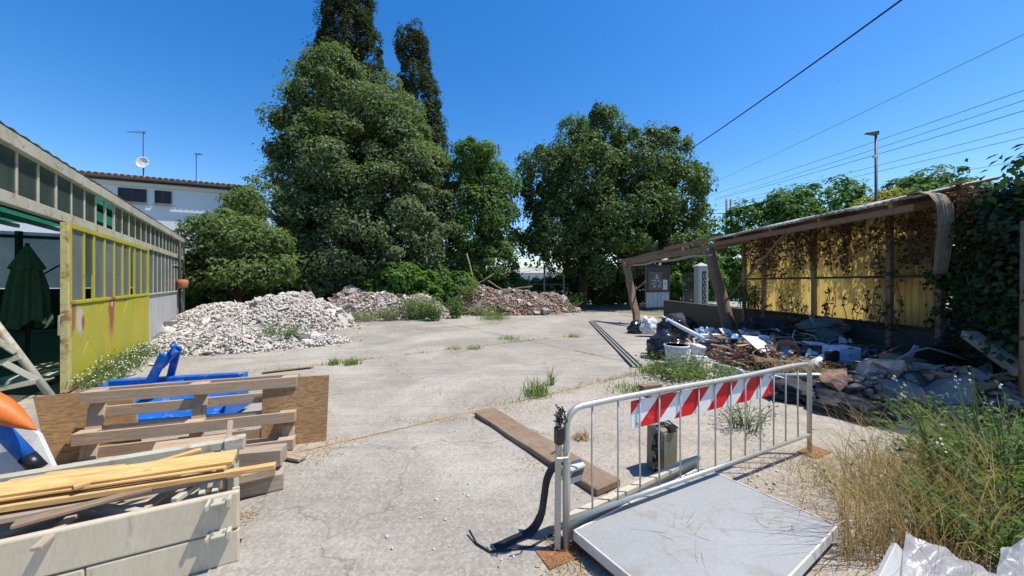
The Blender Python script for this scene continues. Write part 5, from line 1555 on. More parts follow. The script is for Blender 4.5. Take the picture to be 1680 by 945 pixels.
q = [G(770, 878) + Vector((0, 0, 0.03)), G(782, 895), G(803, 908), G(840, 905), G(872, 900), G(905, 880), G(925, 868)]
for p in q[1:]: p.z = 0.012
mb = MB(); mb.tube(q, 0.006, 6); o = mb.build('cable', MAT['cable'], origin=q[2], smooth=True); tag(o, 'thin black cable end curling on the concrete left of the barrier post', 'cable')
# olive cabinet behind the barrier
cb = thing('meter_cabinet', G(1085, 772), 'olive beige electrical cabinet with broken black edge behind the barrier', 'cabinet')
cc = G(1086, 770); Rc = Euler((0.06, -0.05, 0.5)).to_matrix()
mb = MB(); mb.box(cc + Vector((0, 0, 0.20)), (0.2, 0.16, 0.38), Rc); bdm = mb.build('case', MAT['olive'], cb, bevel=0.008)
mb = MB(); mb.box(cc + Vector((0, 0, 0.20)) + Rc @ Vector((0, -0.084, 0.0)), (0.17, 0.008, 0.33), Rc); mb.build('door', MAT['olive'], cb, bevel=0.004)
mb = MB()
for i in range(9):
    mb.box(cc + Vector((0, 0, 0.05 + 0.04 * i)) + Rc @ Vector((-0.115 + random.uniform(-0.01, 0.01), -0.03, 0)), (0.035, 0.09, 0.035), Euler((random.random(), random.random(), 0)).to_matrix())
mb.build('broken_edge', MAT['black'], cb)
mb = MB(); mb.box(cc + Vector((0, 0, 0.385)) + Rc @ Vector((0, -0.09, 0)), (0.07, 0.05, 0.05), Rc); mb.build('socket', MAT['black'], cb, bevel=0.004)
for i in range(3):
    mb = MB(); s_ = cc + Vector((0, 0, 0.4)); mb.tube([s_ + Vector((random.uniform(-.1, .1), random.uniform(-.1, 0), random.uniform(-.03, .06))) for _ in range(4)], 0.006, 5); mb.build('wire', MAT['cable'], cb, smooth=True)
# brown plank on the ground
o = plank('scaffold_plank', G(795, 676, 0.03), G(1000, 800, 0.03), 0.27, 0.055, MAT['brownwood'], bevel=0.006, warp=0.02, ragged=0.03)
tag(o, 'long brown scaffold plank lying on the concrete behind the barrier', 'plank')
# metal track
t0 = G(970, 528); t1 = G(1045, 603)
tr = thing('steel_channel', (t0 + t1) / 2, 'long dark steel channel lying on the yard left of the junk', 'channel')
dn = (t1 - t0).normalized().cross(Vector((0, 0, 1)))
for k in (-0.09, 0.0, 0.09):
    mb = MB(); mb.bar(t0 + dn * k + Vector((0, 0, 0.02)), t1 + dn * k + Vector((0, 0, 0.02)), 0.014, 0.04); mb.build('flange', MAT['dark_steel'], tr)
mb = MB(); mb.bar(t0 + Vector((0, 0, 0.012)), t1 + Vector((0, 0, 0.012)), 0.17, 0.012); mb.build('web', MAT['galv'], tr)
o = plank('wood_beam', G(1062, 648, 0.04), G(1160, 622, 0.04), 0.12, 0.05, MAT['greywood'], ragged=0.05); tag(o, 'grey beam on the ground behind the barrier top rail', 'beam')
o = plank('wood_block', G(1052, 638, 0.05), G(1082, 634, 0.05), 0.12, 0.1, MAT['brownwood']); tag(o, 'short wood block in the weeds behind the barrier', 'wood block')
# ------------------------------------------------------------------ open shed with yellow sheets on the right
shed = thing('open_shed', (6.8, 8.5, 0), 'tumbledown open shed with yellow translucent back wall and corrugated roof', 'shed')
py_ = [11.06, 10.2, 8.5, 6.8, 6.0]
for i in range(4):
    ya, yb = py_[i], py_[i + 1]
    for z0, z1 in ((0.83, 1.69), (1.74, 3.0)):
        mb = MB()
        mb.grid(lambda a, b: Vector((7.12 + 0.014 * math.sin((ya + (yb - ya) * a) * 55) + 0.02 * noise.noise((a * 2, b * 2, i)), ya + (yb - ya) * a, z0 + (z1 - z0) * b)), 60, 3)
        mb.build('yellow_sheet', MAT['yellow_sheet'], shed, smooth=True)
for y in py_:
    mb = MB(); mb.bar((7.02, y, 0), (7.02, y, 3.0), 0.08, 0.09); mb.build('post', MAT['brownwood'], shed, bevel=0.006)
mb = MB(); mb.bar((7.03, 5.95, 1.715), (7.03, 11.1, 1.715), 0.05, 0.04); mb.build('rail', MAT['dark_steel'], shed)
mb = MB(); mb.bar((7.03, 5.95, 0.82), (7.03, 11.1, 0.82), 0.05, 0.05); mb.build('rail', MAT['dark_steel'], shed)
mb = MB(); mb.bar((6.96, 5.6, 2.98), (6.96, 11.2, 2.98), 0.1, 0.12); mb.build('wall_plate', MAT['barkwood'], shed, bevel=0.006)
mb = MB(); mb.bar((6.3, 5.7, 2.78), (6.28, 11.3, 2.8), 0.09, 0.11); mb.build('eaves_beam', MAT['barkwood'], shed, bevel=0.006)
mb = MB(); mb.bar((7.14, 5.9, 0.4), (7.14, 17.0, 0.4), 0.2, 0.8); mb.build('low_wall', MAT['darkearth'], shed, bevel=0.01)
for y in (6.0, 7.4, 8.8, 10.2, 11.2):
    mb = MB(); mb.bar((6.2, y, 2.86), (7.35, y, 3.12), 0.07, 0.1); mb.build('rafter', MAT['barkwood'], shed, bevel=0.005)
ys = 5.55
k = 0
while ys < 11.3:
    ye = min(11.45, ys + 1.15); sag = random.uniform(-0.02, 0.03)
    mb = MB()
    mb.grid(lambda a, b: Vector((6.12 + sag + 1.3 * b, ys + (ye - ys) * a, 2.925 + 0.29 * b + 0.022 * math.sin((ys + (ye - ys) * a) * 48) + 0.012 * k % 0.02 + 0.02 * noise.noise((a * 2, b, k)))), 50, 4)
    mb.build('roof_sheet', MAT['corr'], shed, smooth=True, solid=0.008)
    ys = ye - 0.05; k += 1
# curled sheet at the near end
mb = MB()
def curl(a, b):
    x = 6.10 + 0.36 * a + 0.05 * math.sin(b * 3)
    prof = [(5.75, 2.98), (5.5, 2.97), (5.38, 2.9), (5.3, 2.76), (5.27, 2.55), (5.27, 2.3), (5.29, 2.0), (5.3, 1.72)]
    q = b * (len(prof) - 1); i = min(int(q), len(prof) - 2); f = q - i
    y = prof[i][0] * (1 - f) + prof[i + 1][0] * f; z = prof[i][1] * (1 - f) + prof[i + 1][1] * f
    return Vector((x + 0.10 * a * b * math.sin(b * 2.4) - 0.12 * a * b, y + 0.01 * math.sin(a * 30) + 0.1 * a, z + 0.02 * a))
mb.grid(curl, 30, 21); mb.build('curled_sheet', MAT['corr_end'], shed, smooth=True, solid=0.006)
# bare end of the roof frame and its leaning posts
pa = P(1022, 432, 15.2); pb = P(1165, 408, 11.6); pc = P(1232, 392, 10.6)
plank('beam', pa, pb, 0.12, 0.16, MAT['barkwood'], shed, warp=0.05, ragged=0.1)
plank('beam', pb, pc, 0.12, 0.16, MAT['barkwood'], shed, warp=0.03, ragged=0.1)
plank('beam', P(1032, 436, 15.0), P(1168, 417, 11.4), 0.07, 0.07, MAT['greywood'], shed, warp=0.05)
plank('beam', P(1015, 428, 15.6), P(1120, 408, 13.2), 0.1, 0.12, MAT['barkwood'], shed, warp=0.05, ragged=0.2)
plank('beam', P(1090, 408, 13.4), P(1240, 378, 10.9), 0.1, 0.1, MAT['barkwood'], shed, warp=0.04, ragged=0.1)
plank('post', G(1046, 532), P(1027, 432, 15.0), 0.22, 0.2, MAT['barkwood'], shed, warp=0.06, ragged=0.1)
mb = MB(); g0 = G(1200, 552); mb.tube([g0 - Vector((0, 0, 0.1)), P(1192, 520, 11.3), P(1182, 480, 11.4), P(1172, 445, 11.5), P(1164, 408, 11.6)], [0.2, 0.18, 0.17, 0.16, 0.16], 10); mb.build('post', MAT['barkwood'], shed, smooth=True)
plank('brace', P(1192, 492, 11.2), P(1302, 368, 8.4), 0.04, 0.05, MAT['barkwood'], shed, warp=0.02)
plank('brace', P(1040, 478, 15.0), P(1060, 460, 14.0), 0.05, 0.05, MAT['barkwood'], shed)
# creeper on the sheets, outside and in
pts = []
for i in range(8500):
    y = random.uniform(5.9, 11.1); z = 0.85 + 2.15 * random.random() ** 0.75
    if noise.noise((y * 1.5, z * 0.9, 4)) + 0.35 * noise.noise((y * 5, z * 2.2, 1)) + (z - 1.7) * 0.42 > -0.05: pts.append((7.2 + 0.25 * random.random(), y, z))
pts = np.array(pts); nr = RNG.normal(size=pts.shape) * 0.5 + np.array([1, 0, 0.2])
cre = thing('creeper', (7.3, 8.5, 0), 'creeper hanging over the yellow sheets of the shed', 'creeper')
v, f = leaf_quads(pts, nr, 0.065, 0.8, droop=1.0); v -= np.array((7.3, 8.5, 0))
o = bpy.data.objects.new('foliage', np_mesh('foliage', v, f, MAT['lf_ivy'])); put(o, cre, wm(cre))
pts = []; mb = MB()
for i in range(130):
    y = random.uniform(6.0, 11.0); z1 = 2.85; ln = random.uniform(0.3, 1.2)
    q = [Vector((6.93 + random.uniform(-0.06, 0.1), y + 0.06 * math.sin(k), z1 - ln * k / 5)) for k in range(6)]
    mb.tube(q, 0.005, 4, False)
    for k in range(int(ln * 22)):
        t_ = random.random(); pts.append((q[0].x + random.gauss(0, 0.03), y + random.gauss(0, 0.05), z1 - ln * t_))
for i in range(45):                                   # stems rising from the ground
    y = random.uniform(6.0, 11.0); h_ = random.uniform(0.2, 0.9)
    q = [Vector((6.95, y + 0.05 * math.sin(k * 1.3 + i), 0.75 + h_ * k / 5)) for k in range(6)]
    mb.tube(q, 0.006, 4, False)
    for k in range(int(h_ * 14)): pts.append((6.95 + random.gauss(0, 0.03), y + random.gauss(0, 0.06), 0.75 + h_ * random.random()))
mb.build('stems', MAT['bark'], cre)
pts = np.array(pts); v, f = leaf_quads(pts, RNG.normal(size=pts.shape), 0.075, 0.8, droop=1.5); v -= np.array((7.3, 8.5, 0))
o = bpy.data.objects.new('dried_foliage', np_mesh('dried_foliage', v, f, MAT['lf_dead'])); put(o, cre, wm(cre))

# ivy mass right of the shed
tree('ivy_mass', 'dense dark ivy wall at the right edge beside the shed', (7.0, 4.9, 0),
     [(7.35, 5.5, 2.1, 0.45, 0.4, 0.75), (6.95, 4.75, 2.1, 0.6, 0.45, 0.8), (7.0, 4.8, 1.2, 0.65, 0.45, 0.9), (7.3, 5.5, 1.2, 0.45, 0.4, 1.1), (6.55, 4.3, 1.9, 0.42, 0.4, 0.85), (6.65, 4.3, 0.9, 0.5, 0.45, 0.9), (6.6, 3.6, 1.6, 0.7, 0.6, 1.2), (7.9, 5.2, 1.7, 0.8, 0.7, 1.4), (7.8, 6.3, 1.6, 0.5, 0.9, 1.6)],
     0.085, MAT['lf_ivy'], 0.1, 620, 0.32, 90, 'ivy', forks=9, lump=0.1, aspect=0.75, inner=0.2)
tree('dry_creeper', 'reddish dead creeper tangle over the curled sheet of the shed', (6.85, 5.4, 0),
     [(6.75, 5.45, 2.85, 0.2, 0.15, 0.2), (6.65, 5.3, 2.5, 0.15, 0.12, 0.35), (6.62, 5.25, 2.0, 0.1, 0.1, 0.3)],
     0.06, MAT['lf_dead'], 0.03, 60, 0.12, 16, 'creeper', forks=3)
mb = MB(); mb.tube([Vector((5.75, 4.12, 0)), Vector((5.78, 4.13, 1.2)), Vector((5.8, 4.14, 2.3))], [0.035, 0.03, 0.028], 9)
tag(mb.build('wooden_stake', MAT['barkwood'], origin=(5.75, 4.12, 0), smooth=True), 'thin upright stake at the right edge before the ivy', 'stake')

# ------------------------------------------------------------------ junk heap under and before the shed
def jz(x, y):
    d = max(0, 1 - ((x - 6.2) / 2.0) ** 2 - ((y - 7.6) / 3.3) ** 2)
    return 0.4 * d ** 0.6 + 0.05 * noise.noise((x * 1.5, y * 1.5, 0)) * (d > 0)
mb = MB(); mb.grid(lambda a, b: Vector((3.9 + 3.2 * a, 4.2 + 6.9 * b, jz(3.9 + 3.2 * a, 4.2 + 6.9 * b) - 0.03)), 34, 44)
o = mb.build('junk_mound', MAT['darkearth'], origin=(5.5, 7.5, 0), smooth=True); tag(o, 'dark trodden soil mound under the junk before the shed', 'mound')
o['kind'] = 'stuff'
pts = []
while len(pts) < 1500:
    x = random.uniform(4.2, 7.0); y = random.uniform(4.6, 10.8)
    if jz(x, y) > 0.03: pts.append((x, y, jz(x, y) + 0.01))
v, f = small_chunks(np.array(pts[:750]), 0.09); stuff_mesh('scrap_litter', v, f, MAT['grey_chunk'], 'small grey scraps littering the junk mound', 'litter')
v, f = small_chunks(np.array(pts[750:]), 0.08); stuff_mesh('scrap_litter', v, f, MAT['barkwood'], 'splintered wood scraps littering the junk mound', 'litter')

mound('stone_pile', 'heap of grey broken concrete and stones in the shade below the ivy',
      [(5.25, 4.75, 1.0, 0.65, 0.45), (5.7, 4.55, 0.7, 0.6, 0.5), (4.75, 5.0, 0.7, 0.5, 0.25)],
      [('grey_chunk', 6), ('brick_chunk', 1), ('pink_chunk', 1)], 95, 500, 0.30, 0.08, MAT['darkearth'], cat='stone pile', smallkinds=['grey_chunk', 'brick_chunk'], piece='stone')
# straw and twigs
pts = RNG.normal(size=(700, 3)) * np.array([0.32, 0.22, 0.05]) + np.array([4.65, 5.7, 0.25])
v, f = blades(pts, 0.16, 0.008, 1.4); stuff_mesh('straw', v, f, MAT['gr_dry'], 'pale straw strewn over the junk above the stone pile', 'straw')

def jp(px, py, Y):              # a point standing in the heap
    return P(px, py, Y)
def bag(name, px0, px1, py0, py1, Y, mat, label, seed, depth=None, amp=0.25):
    a = P(px0, py1, Y); b = P(px1, py0, Y)
    w = (b.x - a.x) / 2; h = (b.z - a.z)
    o = blob(name, mat, ((a.x + b.x) / 2, Y, max(0.0, a.z)), (w * 1.05, depth or w * 0.8, h / 1.5), amp=amp, seed=seed)
    return tag(o, label, 'bag' if 'bag' in name or 'sack' in name else 'tarpaulin')
bag('bin_bag', 1062, 1122, 546, 588, 7.8, MAT['bag'], 'shiny black bin bag left of the white bucket', 1)
bag('bin_bag', 1080, 1128, 520, 552, 9.6, MAT['bag'], 'black bin bag behind the leaning white tube', 2)
bag('tarpaulin', 1082, 1140, 515, 546, 10.8, MAT['blackmatt'], 'dark tarpaulin bundle at the far left of the junk', 8)
bag('bin_bag', 1030, 1062, 528, 548, 11.6, MAT['bag'], 'small black bag at the foot of the first leaning post', 4)
bag('white_sack', 1052, 1078, 520, 548, 10.9, MAT['paper'], 'crumpled white sack beside the first leaning post', 5, amp=0.4)
bag('blue_bag', 1060, 1082, 556, 576, 8.3, MAT['lightblue'], 'pale blue plastic bag at the left edge of the junk', 6, amp=0.4)
bag('grey_sack', 1318, 1388, 522, 545, 7.6, MAT['greybag'], 'dusty grey sack, upper of two, before the yellow wall', 7)
bag('grey_sack', 1335, 1384, 540, 566, 7.3, MAT['greybag'], 'dusty grey sack, lower of two, before the yellow wall', 9)
bag('dark_sack', 1216, 1262, 520, 552, 9.3, MAT['blackmatt'], 'dark sack behind the second leaning post', 10)
bag('dark_sack', 1255, 1320, 520, 548, 8.7, MAT['blackmatt'], 'low dark sack before the far yellow sheets', 14)
bag('blue_bag', 1135, 1160, 538, 556, 9.4, MAT['lightblue'], 'bluish plastic bag under the white tube', 11, amp=0.4)
bag('white_sack', 1152, 1176, 538, 556, 9.2, MAT['paper'], 'small white sack left of the second leaning post', 12, amp=0.45)
bag('tarpaulin', 1345, 1440, 672, 700, 4.5, MAT['blackmatt'], 'black tarpaulin shape standing in for ground shade right of the barrier', 13, depth=0.5, amp=0.35)  # low black form takes the place of dark shade on the ground
bag('tarpaulin', 1240, 1345, 632, 660, 5.2, MAT['blackmatt'], 'dark tarpaulin bundle behind the right end of the barrier', 15, depth=0.5, amp=0.35)

# white bucket
bk = P(1110, 600, 7.1); bk.z = 0
t = thing('bucket', bk, 'dirty white plastic bucket at the left front of the junk', 'bucket')
mb = MB(); mb.tube([bk, bk + Vector((0, 0, 0.2)), bk + Vector((0, 0, 0.40)), bk + Vector((0, 0, 0.40)), bk + Vector((0, 0, 0.04))], [0.18, 0.2, 0.225, 0.215, 0.17], 22, True); mb.build('pail', MAT['whiteplastic'], t, smooth=False)
mb = MB(); mb.tube([bk + Vector((0.228 * math.cos(q), 0.228 * math.sin(q), 0.385)) for q in [i * 0.2856 for i in range(23)]], 0.012, 6); mb.build('rim', MAT['whiteplastic'], t, smooth=True)
mb = MB(); mb.tube([bk + Vector((0.235 * math.cos(q), -0.02 - 0.2 * math.sin(q), 0.37 - 0.16 * math.sin(q))) for q in [i * 0.35 for i in range(10)]], 0.006, 5); mb.build('handle', MAT['galv'], t, smooth=True)

def jbox(name, px, py, Y, s, rot, mat, label, cat, bev=0.01):
    c = P(px, py, Y); mb = MB(); mb.box(c, s, Euler(rot).to_matrix())
    return tag(mb.build(name, mat, origin=c, bevel=bev), label, cat)
jbox('foam_block', 1145, 574, 7.2, (0.22, 0.2, 0.2), (0.2, 0.1, 0.4), MAT['paper'], 'white foam block right of the bucket, upper of two', 'foam block', 0.02)
jbox('foam_block', 1146, 590, 6.9, (0.28, 0.2, 0.14), (-0.2, 0.1, 0.2), MAT['whiteplastic'], 'white foam block right of the bucket, lower of two', 'foam block', 0.02)
jbox('white_lath', 1178, 551, 8.6, (0.85, 0.1, 0.09), (0.1, 0.0, 0.05), MAT['whiteplastic'], 'white plastic duct lying level before the second leaning post', 'duct')
jbox('cardboard_sheet', 1252, 566, 7.0, (0.62, 0.5, 0.02), (0.55, 0.12, 0.3), MAT['paper'], 'white sheet lying crooked left of the clay pipe', 'sheet', 0.003)
jbox('cardboard_sheet', 1272, 575, 6.8, (0.2, 0.14, 0.04), (0.4, 0.5, 0.5), MAT['pink_chunk'], 'small pinkish offcut on the white sheet', 'offcut', 0.004)
jbox('white_lath', 1340, 564, 6.6, (0.4, 0.18, 0.02), (0.2, 0.1, 0.1), MAT['whiteplastic'], 'white plastic strip right of the clay pipe', 'strip', 0.003)
jbox('enamel_box', 1380, 580, 6.0, (0.40, 0.3, 0.24), (0.0, 0.02, 0.12), MAT['bluewhite'], 'bluish white box lit by sun among the junk', 'box', 0.012)
jbox('crumpled_sheet', 1224, 548, 8.2, (0.3, 0.22, 0.05), (0.5, 0.3, 0.4), MAT['paper'], 'small white crumpled sheet beside the second leaning post', 'sheet', 0.01)
jbox('floor_panel', 1525, 590, 5.6, (0.75, 0.03, 0.5), (0.35, 0.0, 0.1), MAT['teal'], 'dark blue green panel leaning in the shade, left one', 'panel', 0.004)
jbox('floor_panel', 1556, 562, 5.75, (0.28, 0.03, 0.75), (0.2, 0.25, -0.2), MAT['teal'], 'tall dark blue green panel leaning below the curled sheet', 'panel', 0.004)
jbox('paper_sheet', 1497, 578, 5.45, (0.09, 0.012, 0.22), (0.35, 0.25, 0.1), MAT['bluewhite'], 'small bluish white card stuck in the shade before the panels', 'card', 0.002)
jbox('wood_crate', 1480, 596, 5.4, (0.5, 0.35, 0.2), (0.1, 0.1, 0.4), MAT['brownwood'], 'dark wooden crate in the shade above the stone pile', 'crate', 0.008)
# tubes and pipes
def pipe(name, pts, r, mat, label, cat='pipe', n=10):
    mb = MB(); mb.tube(pts, r, n); c = Vector(pts[0])
    return tag(mb.build(name, mat, origin=c, smooth=True), label, cat)
pipe('white_tube', [P(1086, 520, 9.8), P(1153, 555, 8.4)], 0.05, MAT['whiteplastic'], 'long white plastic tube leaning from the tarpaulin to the duct')
pipe('white_tube', [P(1170, 600, 6.6), P(1212, 608, 6.3), P(1218, 612, 6.2)], 0.05, MAT['whiteplastic'], 'short white pipe lying behind the barrier top rail')
pipe('white_tube', [P(1322, 604, 5.7), P(1368, 582, 5.9)], 0.075, MAT['whiteplastic'], 'thick white tube left of the bluish box')
pipe('round_log', [P(1376, 600, 5.9), P(1432, 599, 5.8)], 0.085, MAT['greywood'], 'round pale log lying right of the bluish box', 'log', 14)
pipe('rusty_rod', [P(1252, 578, 6.6), P(1330, 575, 6.3), P(1400, 571, 5.8)], 0.014, MAT['rust'], 'rusty rod lying across the clay pipe', 'rod', 6)
pipe('rusty_rod', [P(1180, 556, 8.0), P(1300, 553, 7.2)], 0.014, MAT['galv'], 'thin pale rod lying level behind the clay pipe', 'rod', 6)
pipe('rusty_rod', [P(1340, 540, 7.2), P(1318, 500, 7.4)], 0.008, MAT['galv'], 'thin upright wire behind the grey sacks', 'rod', 6)
pipe('grey_pipe', [P(1200, 618, 5.6), P(1340, 616, 5.2), P(1420, 628, 5.0)], 0.04, MAT['galv'], 'grey pipe lying behind the barrier right end')
pipe('bent_tube', [P(1470, 592, 5.2), P(1496, 577, 5.25), P(1522, 571, 5.3), P(1550, 578, 5.3), P(1592, 592, 5.2)], 0.018, MAT['greywood'], 'bent pale branch arching over the stone pile', 'branch', 8)
pipe('bent_tube', [P(1330, 705, 4.0), P(1370, 716, 3.9), P(1425, 735, 3.75)], 0.014, MAT['cable'], 'black hose lying on the ground right of the barrier post', 'line', 8)  # thin black bent line drawn along the ground
def loop(px, py, Y, r, mat, label, tilt_):
    c = P(px, py, Y); R = Euler(tilt_).to_matrix()
    mb = MB(); mb.tube([c + R @ Vector((r * math.cos(q), r * 0.8 * math.sin(q), 0.05 * math.sin(3 * q))) for q in [i * 0.33 for i in range(20)]], 0.012, 6)
    return tag(mb.build('wire_coil', mat, origin=c, smooth=True), label, 'wire')
loop(1304, 548, 7.6, 0.28, MAT['black'], 'black cable coil before the yellow wall', (0.6, 0.1, 0))
loop(1320, 556, 7.2, 0.24, MAT['galv'], 'pale wire coil beside the black cable coil', (0.8, 0.3, 0))
loop(1278, 632, 5.2, 0.16, MAT['whiteplastic'], 'white cable loop behind the right end of the striped board', (1.3, 0.2, 0))
loop(1168, 605, 6.4, 0.22, MAT['whiteplastic'], 'white cable loop in the weeds behind the barrier', (0.9, 0.3, 0.4))
loop(1255, 590, 6.4, 0.25, MAT['rust'], 'rusty wire tangle left below the clay pipe', (0.9, -0.3, 0.4))
loop(1240, 583, 6.6, 0.2, MAT['black'], 'black wire tangle left of the clay pipe', (1.1, 0.3, 0.4))
# clay pipe with dark inside
c0 = P(1292, 580, 6.6); ax = Vector((-0.55, -0.62, 0.5)).normalized()
t = thing('clay_pipe', c0 - Vector((0, 0, 0.15)), 'short buff clay pipe with brown mouth tilted on the junk', 'pipe')
mb = MB(); mb.tube([c0 - ax * 0.18, c0 + ax * 0.16, c0 + ax * 0.2], [0.15, 0.165, 0.18], 20, False); mb.tube([c0 - ax * 0.17, c0 - ax * 0.18], [0.02, 0.15], 20, False); mb.build('barrel', MAT['terracotta'], t, smooth=True)
mb = MB(); mb.tube([c0 + ax * 0.2, c0 + ax * 0.195, c0 - ax * 0.15, c0 - ax * 0.16], [0.18, 0.155, 0.14, 0.01], 20, False); mb.build('lining', MAT['clayin'], t, smooth=True)
# tipped black chair
t = thing('black_chair', P(1372, 620, 5.6), 'small black plastic chair tipped among the junk before the bluish box', 'chair')
cs = P(1372, 596, 5.6)
mb = MB(); mb.box(cs, (0.24, 0.26, 0.03), Euler((0.1, 0.1, 0.2)).to_matrix()); mb.build('seat', MAT['black'], t, bevel=0.01)
mb = MB(); mb.grid(lambda a, b: cs + Vector((0.12 * math.sin((a - 0.5) * 2.4), 0.1 - 0.04 * math.cos((a - 0.5) * 2.4), 0.02 + 0.17 * b * (1 - 0.8 * (a - 0.5) ** 2))), 10, 5); mb.build('backrest', MAT['black'], t, smooth=True, solid=0.015)
for dx in (-0.1, 0.1):
    for dy in (-0.1, 0.1):
        mb = MB(); mb.bar(cs + Vector((dx, dy, 0)), cs + Vector((dx * 1.25, dy * 1.2, -0.26)), 0.03, 0.03); mb.build('leg', MAT['black'], t, bevel=0.004)
# splintered boards and pale scraps all over the heap
for i in range(50):
    while True:
        x = random.uniform(4.1, 6.8 if i < 28 else 5.1); y = random.uniform(5.2, 10.6)
        if jz(x, y) > 0.02 and x / y < 1.05: break
    c = Vector((x, y, jz(x, y) + random.uniform(0.03, 0.14))); a = random.uniform(0, 6.28); L_ = random.uniform(0.2, 0.75)
    d = Vector((math.cos(a), math.sin(a), random.uniform(-0.2, 0.3))) * L_ / 2
    o = plank('broken_board', c - d, c + d, random.uniform(0.03, 0.12), 0.02, MAT[('greywood', 'barkwood', 'brownwood', 'pallet')[i % 4]], up=(random.gauss(0, 0.4), random.gauss(0, 0.4), 1), ragged=0.25)
    tag(o, 'splintered board lying in the junk heap before the shed', 'board', 'splintered boards in the junk heap')
for i in range(44):
    while True:
        x = random.uniform(4.1, 6.6 if i < 18 else 5.1); y = random.uniform(5.4, 10.2)
        if jz(x, y) > 0.02 and x / y < 0.95: break
    c = Vector((x, y, jz(x, y) + random.uniform(0.04, 0.12)))
    R = Euler((random.gauss(0, 0.5), random.gauss(0, 0.5), random.uniform(0, 6.28))).to_matrix(); w_ = random.uniform(0.06, 0.2); h_ = random.uniform(0.05, 0.14); sd = random.random() * 40
    mb = MB(); mb.grid(lambda a, b: c + R @ Vector(((a - 0.5) * w_ * 2, (b - 0.5) * h_ * 2, 0.05 * noise.noise((a * 3, b * 3, sd)))), 6, 5)
    o = mb.build('plastic_scrap', MAT[('paper', 'whiteplastic', 'greybag', 'paper', 'lightblue')[i % 5]], origin=c, solid=0.006)
    tag(o, 'crumpled pale plastic scrap lying in the junk heap before the shed', 'scrap', 'pale scraps in the junk heap')
for i in range(14):
    while True:
        x = random.uniform(4.2, 6.6); y = random.uniform(5.4, 9.6)
        if jz(x, y) > 0.02 and x / y < 1.0: break
    c = Vector((x, y, jz(x, y) + 0.05)); q = [c]
    dv = Vector((random.gauss(0, 0.25), random.gauss(0, 0.25), 0.12))
    for k in range(6):
        dv = dv + Vector((random.gauss(0, 0.12), random.gauss(0, 0.12), random.gauss(-0.03, 0.07))); q.append(q[-1] + dv * 0.5)
        q[-1].z = max(q[-1].z, jz(q[-1].x, q[-1].y) + 0.02)
    mb = MB(); mb.tube(q, 0.009, 5); o = mb.build('tangled_wire', MAT[('cable', 'rust', 'galv')[i % 3]], origin=c, smooth=True)
    tag(o, 'loose tangled wire in the junk heap before the shed', 'wire', 'loose wires in the junk heap')
# beam leaning at the right
o = plank('timber', P(1590, 548, 5.0), P(1680, 612, 4.2), 0.16, 0.1, MAT['greywood'], bevel=0.006); tag(o, 'thick grey timber sloping down at the right edge before the ivy', 'timber')
for i, (a, b, Y0, Y1) in enumerate((((1500, 628), (1590, 603), 4.7, 4.8), ((1440, 640), (1530, 610), 4.9, 5.0), ((1470, 615), (1600, 622), 5.0, 4.7))):
    o = plank('timber', P(a[0], a[1], Y0), P(b[0], b[1], Y1), 0.07, 0.05, MAT['greywood'], ragged=0.1); tag(o, 'grey splintered timber lying on the shaded stone pile', 'timber', 'timbers on the stone pile')
jbox('kerb_stone', 1582, 617, 4.75, (0.6, 0.2, 0.11), (0.05, 0.12, -0.1), MAT['grey_chunk'], 'long grey kerb stone on top of the shaded stone pile', 'stone', 0.015)
# plants in the junk
weed('weed_bush', 'leafy green weeds in front of the white bucket', G(1118, 622), 0.42, 0.7, 60, 0.07, MAT['lf_weed'], per=14)
weed('weed_bush', 'dark green weeds behind the barrier top rail', G(1165, 625), 0.35, 0.7, 46, 0.06, MAT['lf_mid'], per=14)
weed('weed_bush', 'purplish twiggy plant in the middle of the junk', P(1190, 596, 6.7), 0.4, 0.5, 34, 0.05, MAT['lf_dead'], MAT['red_oxide'], per=5)
weed('weed_bush', 'sparse greyish weed below the right half of the striped board', G(1222, 700), 0.34, 0.34, 40, 0.035, MAT['lf_greyweed'], per=12, florets=2)
weed('weed_bush', 'climbing weed at the end of the yellow wall', P(1225, 505, 10.6), 0.8, 0.5, 30, 0.09, MAT['lf_ivy'], per=14)

# ------------------------------------------------------------------ gate, pillar and far fence
gp_ = G(1150, 514)
pil = thing('gate_pillar', gp_, 'pale concrete gate pillar with cap beyond the junk', 'pillar')
mb = MB(); mb.box(gp_ + Vector((0, 0, 1.2)), (0.5, 0.5, 2.4)); mb.build('shaft', MAT['greyblock'], pil, bevel=0.02)
mb = MB(); mb.box(gp_ + Vector((0, 0, 2.45)), (0.62, 0.62, 0.1)); mb.build('cap', MAT['greyblock'], pil, bevel=0.02)
mb = MB(); mb.add([gp_ + Vector((sx * 0.28, sy * 0.28, 2.5)) for sx, sy in ((-1, -1), (1, -1), (1, 1), (-1, 1))] + [gp_ + Vector((0, 0, 2.66))], [(0, 1, 4), (1, 2, 4), (2, 3, 4), (3, 0, 4), (3, 2, 1, 0)]); mb.build('finial', MAT['greyblock'], pil)
mb = MB(); mb.box(gp_ + Vector((0.04, -0.26, 1.3)), (0.2, 0.03, 1.8)); mb.build('relief_panel', MAT['dark_steel'], pil, bevel=0.004)
for i in range(5):
    mb = MB(); mb.tube([gp_ + Vector((0.04 + 0.06 * math.cos(q), -0.285, 0.65 + 0.33 * i + 0.12 * math.sin(q))) for q in [k * 0.63 for k in range(11)]], 0.012, 5); mb.build('scroll', MAT['greyblock'], pil)
gate = thing('iron_gate', G(1130, 506), 'open wrought iron gate leaf left of the pale pillar', 'gate')
ga = G(1143, 512) + Vector((-0.1, 0, 0)); gb = G(1120, 502)
